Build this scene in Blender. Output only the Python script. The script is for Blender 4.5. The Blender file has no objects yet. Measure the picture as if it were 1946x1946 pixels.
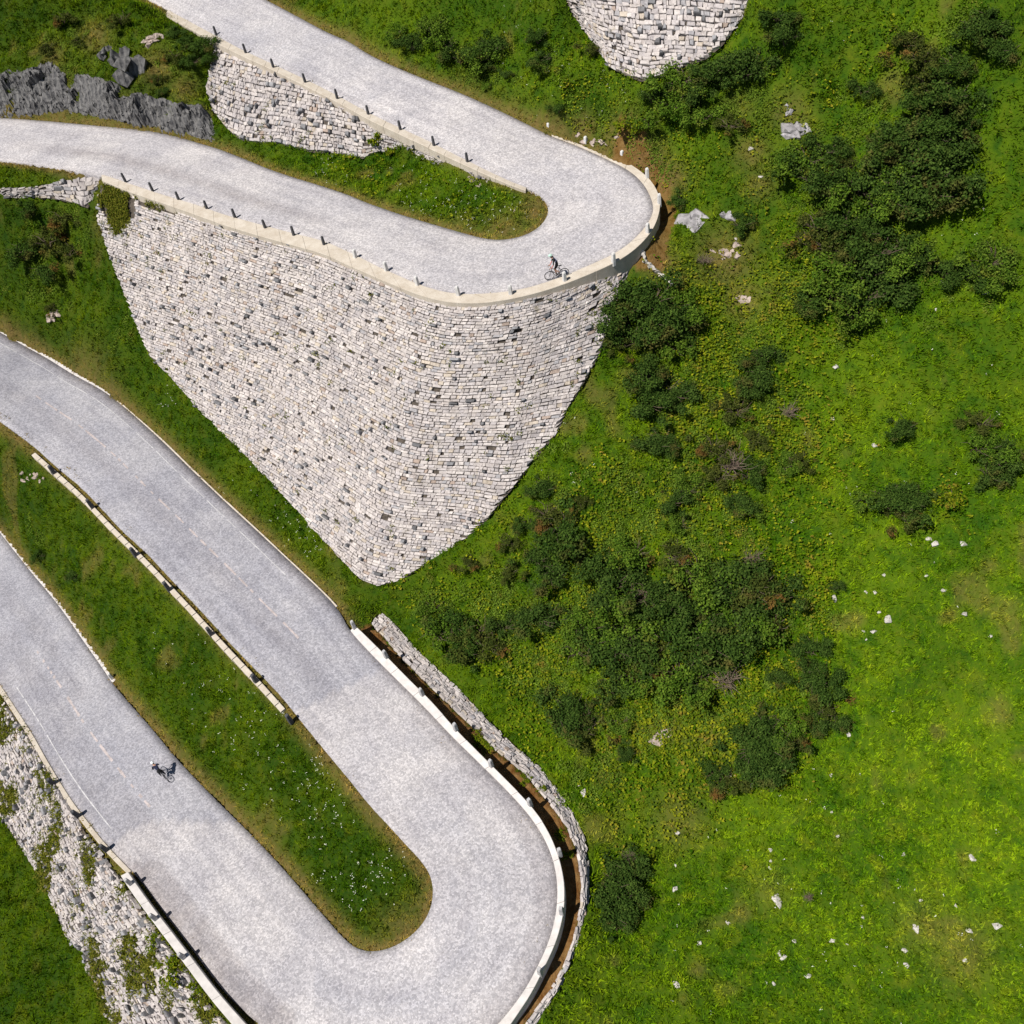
import bpy, bmesh, math, random
import numpy as np
from mathutils import Vector, Matrix

random.seed(7)
rng = np.random.default_rng(11)
SC = bpy.context.scene
COL = SC.collection

# ------------------------------------------------------------------ camera, sky, sun
CZ = 66.0                       # height of the drone above the datum
F, CC = 1762.7, 973.0           # survey photograph: focal length and centre in its own pixels
_d = np.array([1249 - CC, 2447.6 - CC, F]); _d /= np.linalg.norm(_d)
_up = -_d
_fw = np.array([0, 0, 1.0]); _yv = _fw - _fw.dot(_up) * _up; _yv /= np.linalg.norm(_yv)
_xv = np.cross(_yv, _up)
RM = np.array([_xv, _yv, _up])  # survey camera axes to world axes

cam = bpy.data.cameras.new('camera')
cam_o = bpy.data.objects.new('camera', cam)
COL.objects.link(cam_o)
M3 = np.column_stack([RM[:, 0], -RM[:, 1], -RM[:, 2]])
mw = Matrix([list(M3[0]) + [0], list(M3[1]) + [0], list(M3[2]) + [CZ], [0, 0, 0, 1]])
cam_o.matrix_world = mw
cam.sensor_fit = 'HORIZONTAL'
cam.angle = 2 * math.atan(CC / F)
cam.clip_end = 2000
SC.camera = cam_o

SUN_EL, SUN_AZ = math.radians(59), math.radians(211)      # azimuth of the sun, from +X
sun_dir = Vector((math.cos(SUN_EL) * math.cos(SUN_AZ), math.cos(SUN_EL) * math.sin(SUN_AZ), math.sin(SUN_EL)))
world = bpy.data.worlds.new('World'); SC.world = world
world.use_nodes = True
wt = world.node_tree
sky = wt.nodes.new('ShaderNodeTexSky'); sky.sky_type = 'NISHITA'; sky.sun_disc = False
sky.sun_elevation = SUN_EL
sky.sun_rotation = math.atan2(sun_dir.x, sun_dir.y)
sky.altitude = 1800
bg = wt.nodes['Background']; bg.inputs['Strength'].default_value = 0.05
wt.links.new(sky.outputs[0], bg.inputs[0])
sl = bpy.data.lights.new('sun', 'SUN'); sl.energy = 4.6; sl.angle = math.radians(0.5); sl.color = (1.0, 0.955, 0.89)
so = bpy.data.objects.new('sun', sl); COL.objects.link(so)
so.rotation_euler = sun_dir.to_track_quat('Z', 'Y').to_euler()
so.location = (0, 40, 90)
SC.view_settings.view_transform = 'Standard'; SC.view_settings.look = 'None'
SC.view_settings.exposure = 0.35; SC.view_settings.gamma = 1.0

# ------------------------------------------------------------------ survey helpers
def rays(xy):
    xy = np.atleast_2d(np.asarray(xy, float))
    return np.column_stack([xy[:, 0] - CC, xy[:, 1] - CC, np.full(len(xy), F)]) @ RM.T

def W(x, y, drop):
    """world point of a surveyed feature that lies `drop` metres below the drone"""
    r = rays((x, y))[0]
    p = r * (-drop / r[2]); p[2] += CZ
    return p

def fill(pts):
    """(x,y[,drop]) rows; missing drops are interpolated along the line"""
    xy = np.array([p[:2] for p in pts], float)
    s = np.concatenate([[0], np.cumsum(np.hypot(*np.diff(xy, axis=0).T))])
    k = [i for i, p in enumerate(pts) if len(p) > 2]
    dr = np.interp(s, s[k], [pts[i][2] for i in k])
    return np.array([W(x, y, d) for (x, y), d in zip(xy, dr)])

def smooth_line(P, step=0.5, it=2):
    P = np.asarray(P, float)
    s = np.concatenate([[0], np.cumsum(np.linalg.norm(np.diff(P, axis=0), axis=1))])
    n = max(2, int(round(s[-1] / step)) + 1)
    t = np.linspace(0, s[-1], n)
    # catmull-rom through the survey points
    out = np.empty((n, P.shape[1]))
    idx = np.clip(np.searchsorted(s, t, side='right') - 1, 0, len(P) - 2)
    for i, (k, tt) in enumerate(zip(idx, t)):
        p1, p2 = P[k], P[k + 1]
        p0 = P[k - 1] if k > 0 else 2 * p1 - p2
        p3 = P[k + 2] if k + 2 < len(P) else 2 * p2 - p1
        h = s[k + 1] - s[k]
        m1 = (p2 - p0) / (h + (s[k] - s[k - 1] if k > 0 else h)) * h
        m2 = (p3 - p1) / (h + (s[k + 2] - s[k + 1] if k + 2 < len(P) else h)) * h
        u = (tt - s[k]) / h
        out[i] = (2*u**3 - 3*u**2 + 1)*p1 + (u**3 - 2*u**2 + u)*m1 + (-2*u**3 + 3*u**2)*p2 + (u**3 - u**2)*m2
    for _ in range(it):
        out[1:-1] = 0.25 * out[:-2] + 0.5 * out[1:-1] + 0.25 * out[2:]
    return out

def resample(P, n):
    P = np.asarray(P, float)
    s = np.concatenate([[0], np.cumsum(np.linalg.norm(np.diff(P, axis=0), axis=1))])
    t = np.linspace(0, s[-1], n)
    return np.column_stack([np.interp(t, s, P[:, k]) for k in range(P.shape[1])])

def inside(px, py, poly):
    res = np.zeros(px.shape, bool)
    x0, y0 = poly[:, 0].min(), poly[:, 1].min(); x1, y1 = poly[:, 0].max(), poly[:, 1].max()
    sel = (px >= x0) & (px <= x1) & (py >= y0) & (py <= y1)
    X, Y = px[sel], py[sel]
    r = np.zeros(X.shape, bool)
    j = len(poly) - 1
    for i in range(len(poly)):
        xi, yi = poly[i, :2]; xj, yj = poly[j, :2]
        if yi != yj:
            c = ((yi > Y) != (yj > Y)) & (X < (xj - xi) * (Y - yi) / (yj - yi) + xi)
            r ^= c
        j = i
    res[sel] = r
    return res

def project(P):
    q = (np.asarray(P) - np.array([0, 0, CZ])) @ RM
    return np.column_stack([q[:, 0] / q[:, 2] * F + CC, q[:, 1] / q[:, 2] * F + CC])

# ------------------------------------------------------------------ mesh helpers
def np_mesh(name, verts, faces, mat, parent=None, smooth=False, attrs=None):
    verts = np.asarray(verts, np.float32); faces = np.asarray(faces, np.int32)
    me = bpy.data.meshes.new(name)
    n, k = faces.shape
    me.vertices.add(len(verts)); me.vertices.foreach_set('co', verts.ravel())
    me.loops.add(n * k); me.loops.foreach_set('vertex_index', faces.ravel())
    me.polygons.add(n); me.polygons.foreach_set('loop_start', np.arange(0, n * k, k, dtype=np.int32))
    me.polygons.foreach_set('use_smooth', np.full(n, smooth, bool))
    for nm, (dom, arr) in (attrs or {}).items():
        arr = np.asarray(arr, np.float32)
        if arr.ndim == 1:
            a = me.attributes.new(nm, 'FLOAT', dom); a.data.foreach_set('value', arr)
        else:
            a = me.attributes.new(nm, 'FLOAT_COLOR', dom)
            a.data.foreach_set('color', np.column_stack([arr, np.ones(len(arr), np.float32)]).ravel().astype(np.float32))
    me.update(calc_edges=True)
    if mat: me.materials.append(mat)
    o = bpy.data.objects.new(name, me); COL.objects.link(o)
    if parent: o.parent = parent
    return o

def bm_obj(name, bm, mat, parent=None, smooth=False):
    me = bpy.data.meshes.new(name)
    bmesh.ops.recalc_face_normals(bm, faces=bm.faces)
    bm.to_mesh(me); bm.free()
    if smooth:
        for p in me.polygons: p.use_smooth = True
    if mat: me.materials.append(mat)
    o = bpy.data.objects.new(name, me); COL.objects.link(o)
    if parent: o.parent = parent
    return o

def tag(o, label, cat, group=None):
    o['label'] = label; o['category'] = cat
    if group: o['group'] = group
    return o

def kind(o, k, label=None, cat=None):
    o['kind'] = k
    if label: o['label'] = label
    if cat: o['category'] = cat
    return o

def empty(name, loc, rz=0.0):
    o = bpy.data.objects.new(name, None); COL.objects.link(o)
    o.empty_display_size = 0.2
    o.location = loc; o.rotation_euler = (0, 0, rz)
    return o

def tube(bm, pts, radii, seg=8, cap=True):
    pts = [Vector(p) for p in pts]
    if not hasattr(radii, '__len__'): radii = [radii] * len(pts)
    rings = []
    for i, p in enumerate(pts):
        t = (pts[min(i + 1, len(pts) - 1)] - pts[max(i - 1, 0)]).normalized()
        a = t.cross(Vector((0, 0, 1)))
        if a.length < 1e-3: a = t.cross(Vector((1, 0, 0)))
        a.normalize(); b = t.cross(a)
        rings.append([bm.verts.new(p + radii[i] * (math.cos(q) * a + math.sin(q) * b))
                      for q in [2 * math.pi * k / seg for k in range(seg)]])
    for r0, r1 in zip(rings[:-1], rings[1:]):
        for k in range(seg):
            bm.faces.new((r0[k], r0[(k + 1) % seg], r1[(k + 1) % seg], r1[k]))
    if cap and seg > 2:
        bm.faces.new(rings[0][::-1]); bm.faces.new(rings[-1])

def torus(bm, c, axis, R_, r, seg=28, ms=7):
    axis = Vector(axis).normalized()
    a = axis.orthogonal().normalized(); b = axis.cross(a)
    rings = []
    for i in range(seg):
        q = 2 * math.pi * i / seg
        d = math.cos(q) * a + math.sin(q) * b
        rings.append([bm.verts.new(Vector(c) + d * (R_ + r * math.cos(w)) + axis * r * math.sin(w))
                      for w in [2 * math.pi * k / ms for k in range(ms)]])
    for i in range(seg):
        r0, r1 = rings[i], rings[(i + 1) % seg]
        for k in range(ms):
            bm.faces.new((r0[k], r0[(k + 1) % ms], r1[(k + 1) % ms], r1[k]))

# ------------------------------------------------------------------ materials
class NT:
    def __init__(s, name):
        s.m = bpy.data.materials.new(name); s.m.use_nodes = True
        s.t = s.m.node_tree; s.t.nodes.clear()
        s.out = s.n('ShaderNodeOutputMaterial')
    def n(s, typ, **kw):
        x = s.t.nodes.new(typ)
        for k, v in kw.items(): setattr(x, k, v)
        return x
    def l(s, a, b): s.t.links.new(a, b)
    def coord(s): return s.n('ShaderNodeTexCoord').outputs['Object']
    def noise(s, scale, detail=3, rough=0.55, vec=None, dist=0.0):
        x = s.n('ShaderNodeTexNoise'); x.inputs['Scale'].default_value = scale
        x.inputs['Detail'].default_value = detail; x.inputs['Roughness'].default_value = rough
        x.inputs['Distortion'].default_value = dist
        s.l(vec if vec is not None else s.coord(), x.inputs['Vector'])
        return x.outputs['Fac']
    def vor(s, scale, out='Color', vec=None, feature='F1'):
        x = s.n('ShaderNodeTexVoronoi'); x.feature = feature; x.inputs['Scale'].default_value = scale
        s.l(vec if vec is not None else s.coord(), x.inputs['Vector'])
        return x.outputs[out]
    def attr(s, name, out='Fac'):
        x = s.n('ShaderNodeAttribute'); x.attribute_name = name
        return x.outputs[out]
    def ramp(s, fac, stops):
        x = s.n('ShaderNodeValToRGB'); e = x.color_ramp.elements
        while len(e) < len(stops): e.new(0.5)
        for i, (p, c) in enumerate(stops):
            e[i].position = p
            e[i].color = (c, c, c, 1) if not hasattr(c, '__len__') else tuple(c) + (1,)
        s.l(fac, x.inputs[0]); return x.outputs[0]
    def mix(s, fac, a, b, blend='MIX'):
        x = s.n('ShaderNodeMix', data_type='RGBA', blend_type=blend)
        for sock, v in ((x.inputs['Factor'], fac), (x.inputs[6], a), (x.inputs[7], b)):
            if hasattr(v, 'is_linked'): s.l(v, sock)
            elif hasattr(v, '__len__'): sock.default_value = tuple(v) + (1,)
            else: sock.default_value = v if sock.type == 'VALUE' else (v, v, v, 1)
        return x.outputs[2]
    def math(s, op, a, b=0.0, clamp=False):
        x = s.n('ShaderNodeMath', operation=op); x.use_clamp = clamp
        for sock, v in ((x.inputs[0], a), (x.inputs[1], b)):
            if hasattr(v, 'is_linked'): s.l(v, sock)
            else: sock.default_value = v
        return x.outputs[0]
    def bump(s, h, strength=0.5, dist=0.05):
        x = s.n('ShaderNodeBump'); x.inputs['Strength'].default_value = strength
        x.inputs['Distance'].default_value = dist; s.l(h, x.inputs['Height'])
        return x.outputs[0]
    def finish(s, col, rough=0.85, bump=None, metal=0.0, spec=0.3):
        b = s.n('ShaderNodeBsdfPrincipled')
        if hasattr(col, 'is_linked'): s.l(col, b.inputs['Base Color'])
        else: b.inputs['Base Color'].default_value = tuple(col) + (1,)
        b.inputs['Roughness'].default_value = rough; b.inputs['Metallic'].default_value = metal
        b.inputs['Specular IOR Level'].default_value = spec
        if bump is not None: s.l(bump, b.inputs['Normal'])
        s.l(b.outputs[0], s.out.inputs[0]); return s.m
    def leaf(s, col, trans=0.3):
        d = s.n('ShaderNodeBsdfDiffuse'); t = s.n('ShaderNodeBsdfTranslucent'); x = s.n('ShaderNodeMixShader')
        s.l(col, d.inputs[0]); s.l(col, t.inputs[0]); x.inputs[0].default_value = trans
        s.l(d.outputs[0], x.inputs[1]); s.l(t.outputs[0], x.inputs[2]); s.l(x.outputs[0], s.out.inputs[0])
        return s.m

def plain(name, col, rough=0.7, metal=0.0, var=0.15, scale=12.0, spec=0.3):
    t = NT(name)
    a = t.noise(scale, 3)
    c = t.mix(t.ramp(a, [(0.3, 0.0), (0.7, 1.0)]), tuple(v * (1 - var) for v in col), tuple(min(1, v * (1 + var)) for v in col))
    return t.finish(c, rough, metal=metal, spec=spec)

def grass_colour(t):
    """the meadow's own colour: greens that change from patch to patch, dry and bare places by attribute"""
    co = t.coord()
    big = t.noise(0.16, 4, 0.6, co); mid = t.noise(0.8, 4, 0.6, co, 0.6); fine = t.noise(3.6, 3, 0.7, co)
    c = t.mix(t.ramp(big, [(0.38, 0.0), (0.62, 1.0)]), (0.047, 0.106, 0.004), (0.102, 0.170, 0.006))
    c = t.mix(t.ramp(mid, [(0.52, 0.0), (0.72, 0.7)]), c, (0.140, 0.175, 0.010))
    c = t.mix(t.ramp(mid, [(0.30, 0.85), (0.46, 0.0)]), c, (0.030, 0.088, 0.006))
    c = t.mix(t.math('MULTIPLY', t.ramp(fine, [(0.55, 0.0), (0.75, 1.0)]), 0.45), c, (0.175, 0.165, 0.028))
    c = t.mix(t.math('MULTIPLY', t.ramp(fine, [(0.25, 1.0), (0.45, 0.0)]), 0.5), c, (0.026, 0.055, 0.006))
    lush = t.attr('lush')
    c = t.mix(lush, t.mix(1.0, c, (0.62, 0.64, 0.62), 'MULTIPLY'), t.mix(1.0, c, (1.24, 1.30, 0.9), 'MULTIPLY'))
    dn = t.noise(1.7, 4, 0.65, co)
    dry = t.math('MULTIPLY', t.attr('dry'), t.ramp(dn, [(0.25, 0.35), (0.6, 1.0)]))
    c = t.mix(dry, c, t.mix(fine, (0.21, 0.13, 0.035), (0.27, 0.20, 0.075)))
    soil = t.attr('soil')
    c = t.mix(soil, c, t.mix(t.ramp(dn, [(0.35, 0.0), (0.65, 1.0)]), (0.20, 0.085, 0.022), (0.34, 0.20, 0.075)))
    return c, mid, fine

t = NT('meadow_ground')
c, mid, fine = grass_colour(t)
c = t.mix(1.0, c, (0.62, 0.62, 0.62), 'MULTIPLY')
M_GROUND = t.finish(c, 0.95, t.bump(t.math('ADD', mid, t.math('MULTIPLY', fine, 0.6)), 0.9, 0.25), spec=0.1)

t = NT('grass_blades')
c, mid, fine = grass_colour(t)
rv = t.attr('rnd')
c = t.mix(t.ramp(rv, [(0.0, 0.0), (1.0, 1.0)]), t.mix(1.0, c, (0.50, 0.58, 0.5), 'MULTIPLY'), t.mix(1.0, c, (2.2, 1.95, 1.6), 'MULTIPLY'))
M_GRASS = t.leaf(c, 0.25)

def leafmat(name, dark, light, warm=None, trans=0.2):
    t = NT(name)
    rv = t.attr('rnd')
    oi = t.n('ShaderNodeObjectInfo').outputs['Random']
    c = t.mix(rv, dark, light)
    c = t.mix(t.math('MULTIPLY', oi, 0.35), c, t.mix(1.0, c, (0.75, 0.95, 0.6), 'MULTIPLY'))
    if warm: c = t.mix(t.ramp(t.noise(0.9, 2), [(0.58, 0.0), (0.70, 0.7)]), c, warm)
    return t.leaf(c, trans)

M_SHRUB = leafmat('shrub_leaves', (0.018, 0.042, 0.008), (0.108, 0.168, 0.030), (0.13, 0.10, 0.03))
M_SHRUB2 = leafmat('olive_shrub_leaves', (0.03, 0.045, 0.010), (0.14, 0.15, 0.03), (0.22, 0.10, 0.03))
M_SHRUB3 = leafmat('mid_green_shrub_leaves', (0.036, 0.082, 0.008), (0.190, 0.270, 0.032), (0.20, 0.19, 0.03))
M_HERB = leafmat('broad_herb_leaves', (0.035, 0.095, 0.004), (0.34, 0.33, 0.02), (0.34, 0.22, 0.04), trans=0.3)
M_BARK = plain('shrub_bark', (0.10, 0.075, 0.05), 0.9)
M_TWIG = plain('dead_twigs', (0.155, 0.115, 0.085), 0.9, var=0.35, scale=3)
M_FLOWER = plain('white_petals', (0.55, 0.56, 0.45), 0.7, var=0.1)
M_MOSS = leafmat('wall_grass', (0.045, 0.075, 0.006), (0.22, 0.20, 0.03), trans=0.2)

t = NT('stone_blocks')
sc_ = t.attr('stone', 'Color')
co = t.coord()
n1 = t.noise(7, 4, 0.65, co); n2 = t.noise(0.55, 5, 0.7, co, 0.8); n4 = t.noise(1.8, 4, 0.7, co); n3 = t.noise(28, 2, 0.6, co)
c = t.mix(t.ramp(n1, [(0.3, 0.0), (0.7, 1.0)]), t.mix(1.0, sc_, (0.72, 0.71, 0.70), 'MULTIPLY'), t.mix(1.0, sc_, (1.12, 1.11, 1.10), 'MULTIPLY'))
c = t.mix(t.math('MULTIPLY', t.ramp(n2, [(0.50, 0.0), (0.64, 1.0)]), 0.5), c, t.mix(1.0, c, (0.66, 0.65, 0.68), 'MULTIPLY'))
c = t.mix(t.math('MULTIPLY', t.ramp(n4, [(0.54, 0.0), (0.70, 1.0)]), 0.45), c, t.mix(1.0, c, (0.66, 0.61, 0.56), 'MULTIPLY'))
mp = t.n('ShaderNodeMapping'); mp.inputs['Scale'].default_value = (1.3, 0.35, 0.22); t.l(co, mp.inputs[0])
sk_ = t.noise(1.0, 5, 0.7, mp.outputs[0])
c = t.mix(t.math('MULTIPLY', t.ramp(sk_, [(0.52, 0.0), (0.66, 1.0)]), 0.55), c, t.mix(1.0, c, (0.70, 0.68, 0.66), 'MULTIPLY'))
c = t.mix(t.math('MULTIPLY', t.ramp(t.noise(0.8, 4, 0.7, co), [(0.63, 0.0), (0.72, 1.0)]), 0.5), c, (0.28, 0.24, 0.14))
M_STONE = t.finish(c, 0.9, t.bump(t.math('ADD', n1, n3), 0.6, 0.03), spec=0.2)
M_JOINT = plain('wall_joints', (0.075, 0.062, 0.05), 0.95, var=0.4, scale=4)

t = NT('outcrop_rock')
co = t.coord()
w = t.n('ShaderNodeTexWave'); w.inputs['Scale'].default_value = 0.6; w.inputs['Distortion'].default_value = 4; w.inputs['Detail'].default_value = 4
t.l(co, w.inputs[0])
n1 = t.noise(2.2, 5, 0.65, co)
c = t.mix(t.ramp(n1, [(0.33, 0.0), (0.68, 1.0)]), (0.030, 0.030, 0.034), (0.17, 0.165, 0.16))
c = t.mix(t.math('MULTIPLY', t.ramp(w.outputs['Fac'], [(0.6, 0.0), (0.9, 1.0)]), 0.4), c, (0.20, 0.19, 0.18))
M_ROCK = t.finish(c, 0.85, t.bump(t.math('ADD', n1, t.math('MULTIPLY', w.outputs['Fac'], 0.35)), 1.0, 0.12), spec=0.3)
M_SLAB = plain('grey_slab_rock', (0.29, 0.275, 0.28), 0.9, var=0.45, scale=2.2)
M_BOULDER = plain('pale_boulder', (0.45, 0.42, 0.385), 0.9, var=0.35, scale=3)
M_BOULDER2 = plain('pinkish_rock', (0.36, 0.29, 0.25), 0.9, var=0.4, scale=2.5)

def paving(name):
    t = NT(name)
    co = t.coord()
    cell = t.vor(10.0, 'Color', co)
    sep = t.n('ShaderNodeSeparateColor'); t.l(cell, sep.inputs[0])
    edge = t.vor(10.0, 'Distance', co, 'DISTANCE_TO_EDGE')
    n_big = t.noise(0.22, 4, 0.6, co); n_mid = t.noise(1.1, 4, 0.65, co, 0.5); n_f = t.noise(5.0, 3, 0.7, co)
    tone = t.attr('tone')                       # newer pale paving against older bluish paving
    base = t.mix(tone, (0.325, 0.330, 0.375), (0.545, 0.518, 0.512))
    c = t.mix(sep.outputs[0], t.mix(1.0, base, (0.72, 0.72, 0.73), 'MULTIPLY'), t.mix(1.0, base, (1.21, 1.20, 1.19), 'MULTIPLY'))
    c = t.mix(t.ramp(n_big, [(0.38, 0.0), (0.60, 0.8)]), c, t.mix(1.0, c, (0.82, 0.83, 0.87), 'MULTIPLY'))
    c = t.mix(t.ramp(n_mid, [(0.45, 0.0), (0.75, 0.35)]), c, t.mix(1.0, c, (1.14, 1.13, 1.11), 'MULTIPLY'))
    c = t.mix(t.ramp(n_f, [(0.35, 0.4), (0.55, 0.0)]), c, t.mix(1.0, c, (0.82, 0.81, 0.80), 'MULTIPLY'))
    lane = t.n('ShaderNodeMapping'); lane.inputs['Scale'].default_value = (1.5, 0.07, 1.0); t.l(t.attr('lane', 'Vector'), lane.inputs[0])
    st = t.noise(1.0, 5, 0.65, lane.outputs[0])
    c = t.mix(t.ramp(st, [(0.36, 0.75), (0.50, 0.0)]), c, t.mix(1.0, c, (0.84, 0.835, 0.85), 'MULTIPLY'))
    c = t.mix(t.ramp(st, [(0.54, 0.0), (0.68, 0.7)]), c, t.mix(1.0, c, (1.13, 1.12, 1.10), 'MULTIPLY'))
    lane2 = t.n('ShaderNodeMapping'); lane2.inputs['Scale'].default_value = (0.5, 0.16, 1.0); t.l(t.attr('lane', 'Vector'), lane2.inputs[0])
    pt = t.n('ShaderNodeTexBrick'); pt.inputs['Scale'].default_value = 1.0; pt.inputs['Mortar Size'].default_value = 0.0; pt.inputs['Bias'].default_value = -0.4
    pt.inputs['Color1'].default_value = (0.80, 0.80, 0.82, 1); pt.inputs['Color2'].default_value = (1.06, 1.05, 1.04, 1)
    t.l(lane2.outputs[0], pt.inputs[0])
    c = t.mix(t.math('MULTIPLY', t.ramp(t.noise(0.35, 3, 0.6, co), [(0.45, 0.0), (0.6, 0.55)]), 1.0), c, t.mix(1.0, c, pt.outputs[0], 'MULTIPLY'))
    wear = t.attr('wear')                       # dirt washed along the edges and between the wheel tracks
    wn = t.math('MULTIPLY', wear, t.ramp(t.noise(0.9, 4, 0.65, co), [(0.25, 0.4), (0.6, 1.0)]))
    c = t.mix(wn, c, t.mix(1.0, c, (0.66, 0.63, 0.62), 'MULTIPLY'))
    c = t.mix(t.ramp(edge, [(0.0, 0.55), (0.10, 0.0)]), c, t.mix(1.0, c, (0.55, 0.53, 0.50), 'MULTIPLY'))
    return t.finish(c, 0.85, t.bump(edge, 0.4, 0.02), spec=0.25)
M_PAVE = paving('granite_setts')

t = NT('kerb_stone')
co = t.coord()
n1 = t.noise(1.6, 4, 0.6, co); n2 = t.noise(14, 3, 0.6, co)
c = t.mix(t.ramp(n1, [(0.3, 0.0), (0.7, 1.0)]), (0.48, 0.415, 0.335), (0.61, 0.55, 0.47))
c = t.mix(t.ramp(n2, [(0.3, 0.6), (0.6, 0.0)]), c, t.mix(1.0, c, (0.75, 0.72, 0.68), 'MULTIPLY'))
M_KERB = t.finish(c, 0.85, t.bump(n2, 0.3, 0.02))
M_KERBW = plain('pale_parapet_stone', (0.56, 0.525, 0.50), 0.85, var=0.12, scale=2.5)
M_MARK = plain('faded_white_setts', (0.48, 0.47, 0.475), 0.85, var=0.25, scale=3)
M_MARKP = plain('faded_pink_setts', (0.43, 0.375, 0.365), 0.85, var=0.25, scale=3)
M_POST = plain('dark_granite', (0.075, 0.075, 0.082), 0.85, var=0.3, scale=6)
M_POSTW = plain('pale_granite', (0.60, 0.585, 0.57), 0.8, var=0.15, scale=6)

# ------------------------------------------------------------------ the two roads
A_OUT = [(320,-98,30.5),(430,-40),(540,18),(625,63,33),(660,78),(707,106.6),(784,141),(877,178,34.6),(939.5,206),(1001.6,236),(1045,258,36),(1095,277),(1157,305),
 (1194,324),(1219,345.7),(1234.5,370.6,37),(1242,398.5),(1234.5,420),(1216,445),(1188,470),(1157,488.6,37.4),(1095,516.5),(1064,529),(1001.6,549),(939.5,558.5),
 (877,560,37.6),(831,553),(784,537),(753,523),(722,510),(691,494),(660,479),(619,461),(557,444.5),(495,428),(433,411,37.7),(371,390),(308,371),(246,350),(193.5,333),(122,321),
 (61.6,313,37.8),(0,306),(-120,300,38)]
A_IN = [(100,-96,30.5),(210,-38),(320,20),(411,69,33),(470,100),(526,126),(588,155),(650,187),(706.6,218,35),(765.6,246),(824.6,274),(890,307,36),(970.6,345.7),
 (1001.6,358),(1026.5,370.6),(1041,389,37.2),(1040,411),(1023,433),(995,448,37.5),(955,456),(924,454),(877,442),(815,424),(753,405),(691,383,37.6),(660,370),(603,351),
 (557,337),(510,321),(464,302),(417,284),(371,270),(324,257),(277,248),(228,243),(184,239),(122,233),(61.6,228,37.7),(0,224),(-120,221,37.9)]
B_OUT = [(-120,570,48),(0,632),(61.6,666,50),(91,682),(137.6,711),(184,736),(218,759),(259,793.5),(308,838,51.2),(370.6,899),(433,958),(495,1015,52.3),(557,1073),
 (619,1132),(645,1162),(665,1198,53),(712,1250),(765,1303),(808,1346),(857,1398,53.6),(921,1461),(969,1509),(1010,1556),(1039,1603),(1055,1649),(1060,1691,54.5),(1057,1739),
 (1042,1794.5),(1019.6,1843),(997,1884,55),(940,1955),(850,2020),(740,2050,56),(640,2040),(560,2000),(490,1945),(426,1884,57),(368,1808),(313,1736),(267,1674),
 (212,1616),(189.6,1590,58),(167,1561),(141,1527),(112,1482),(82.7,1432),(62,1395,58.8),(0,1300),(-100,1150,60)]
B_IN = [(-120,720,48.5),(0,800),(61.6,846,50.3),(110,889),(153,925),(190,963),(234,1010),(277,1049,51.5),(318,1093),(355,1132),(389,1168),(433,1217,52.5),(475,1261),(530,1318),
 (572,1370),(611,1418,53.2),(660,1477),(699,1525.6),(741,1571),(773,1606.6),(799,1634),(819,1665),(823.6,1694,54.3),(819,1726.5),(802.5,1757),(773,1785),(741,1802),
 (708.6,1809,55.6),(680,1804),(655,1785),(627,1754),(578,1697),(530,1642,57),(481,1590),(432.5,1542),(384,1493),(335,1441,57.8),(287,1383),(241,1331),(215.5,1300),
 (189.6,1262),(153,1210),(122,1165),(91,1125),(61.6,1090,59),(0,1012),(-100,880,60)]

SGN = 1.0      # the strip lies on the grass side of the road's inner edge
def road_edges(o, i):
    return smooth_line(fill(o), 0.4), smooth_line(fill(i), 0.4)
ao, ai = road_edges(A_OUT, A_IN)
bo, bi = road_edges(B_OUT, B_IN)

def pair_edges(eo, ei, keys):
    """keys: survey pixels (outer, inner) that face each other across the road; between them sample evenly"""
    po, pi = project(eo), project(ei)
    ko = [0] + [int(np.argmin(np.hypot(*(po - np.array(k[0])).T))) for k in keys] + [len(eo) - 1]
    ki = [0] + [int(np.argmin(np.hypot(*(pi - np.array(k[1])).T))) for k in keys] + [len(ei) - 1]
    O, I = [], []
    for a, b, c, d in zip(ko[:-1], ko[1:], ki[:-1], ki[1:]):
        n = max(3, b - a + 1, d - c + 1)
        O.append(resample(eo[a:b + 1], n)[:-1]); I.append(resample(ei[c:d + 1], n)[:-1])
    O.append(eo[-1:]); I.append(ei[-1:])
    return np.vstack(O), np.vstack(I)

AO, AI = pair_edges(ao, ai, [((625,63),(526,126)),((877,178),(765.6,246)),((1045,258),(970.6,345.7)),((1242,398.5),(1041,389)),((1095,516.5),(1023,433)),((939.5,558.5),(955,456)),((691,494),(753,405)),((433,411),(510,321)),((193.5,333),(228,243))])
BO, BI = pair_edges(bo, bi, [((218,759),(110,888)),((495,1015),(390,1152)),((712,1250),(572,1370)),((921,1461),(741,1571)),((1060,1691),(823.6,1694)),((740,2050),(708.6,1809)),((368,1808),(578,1697)),((189.6,1590),(335,1441)),((62,1395),(189.6,1262))])

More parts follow.
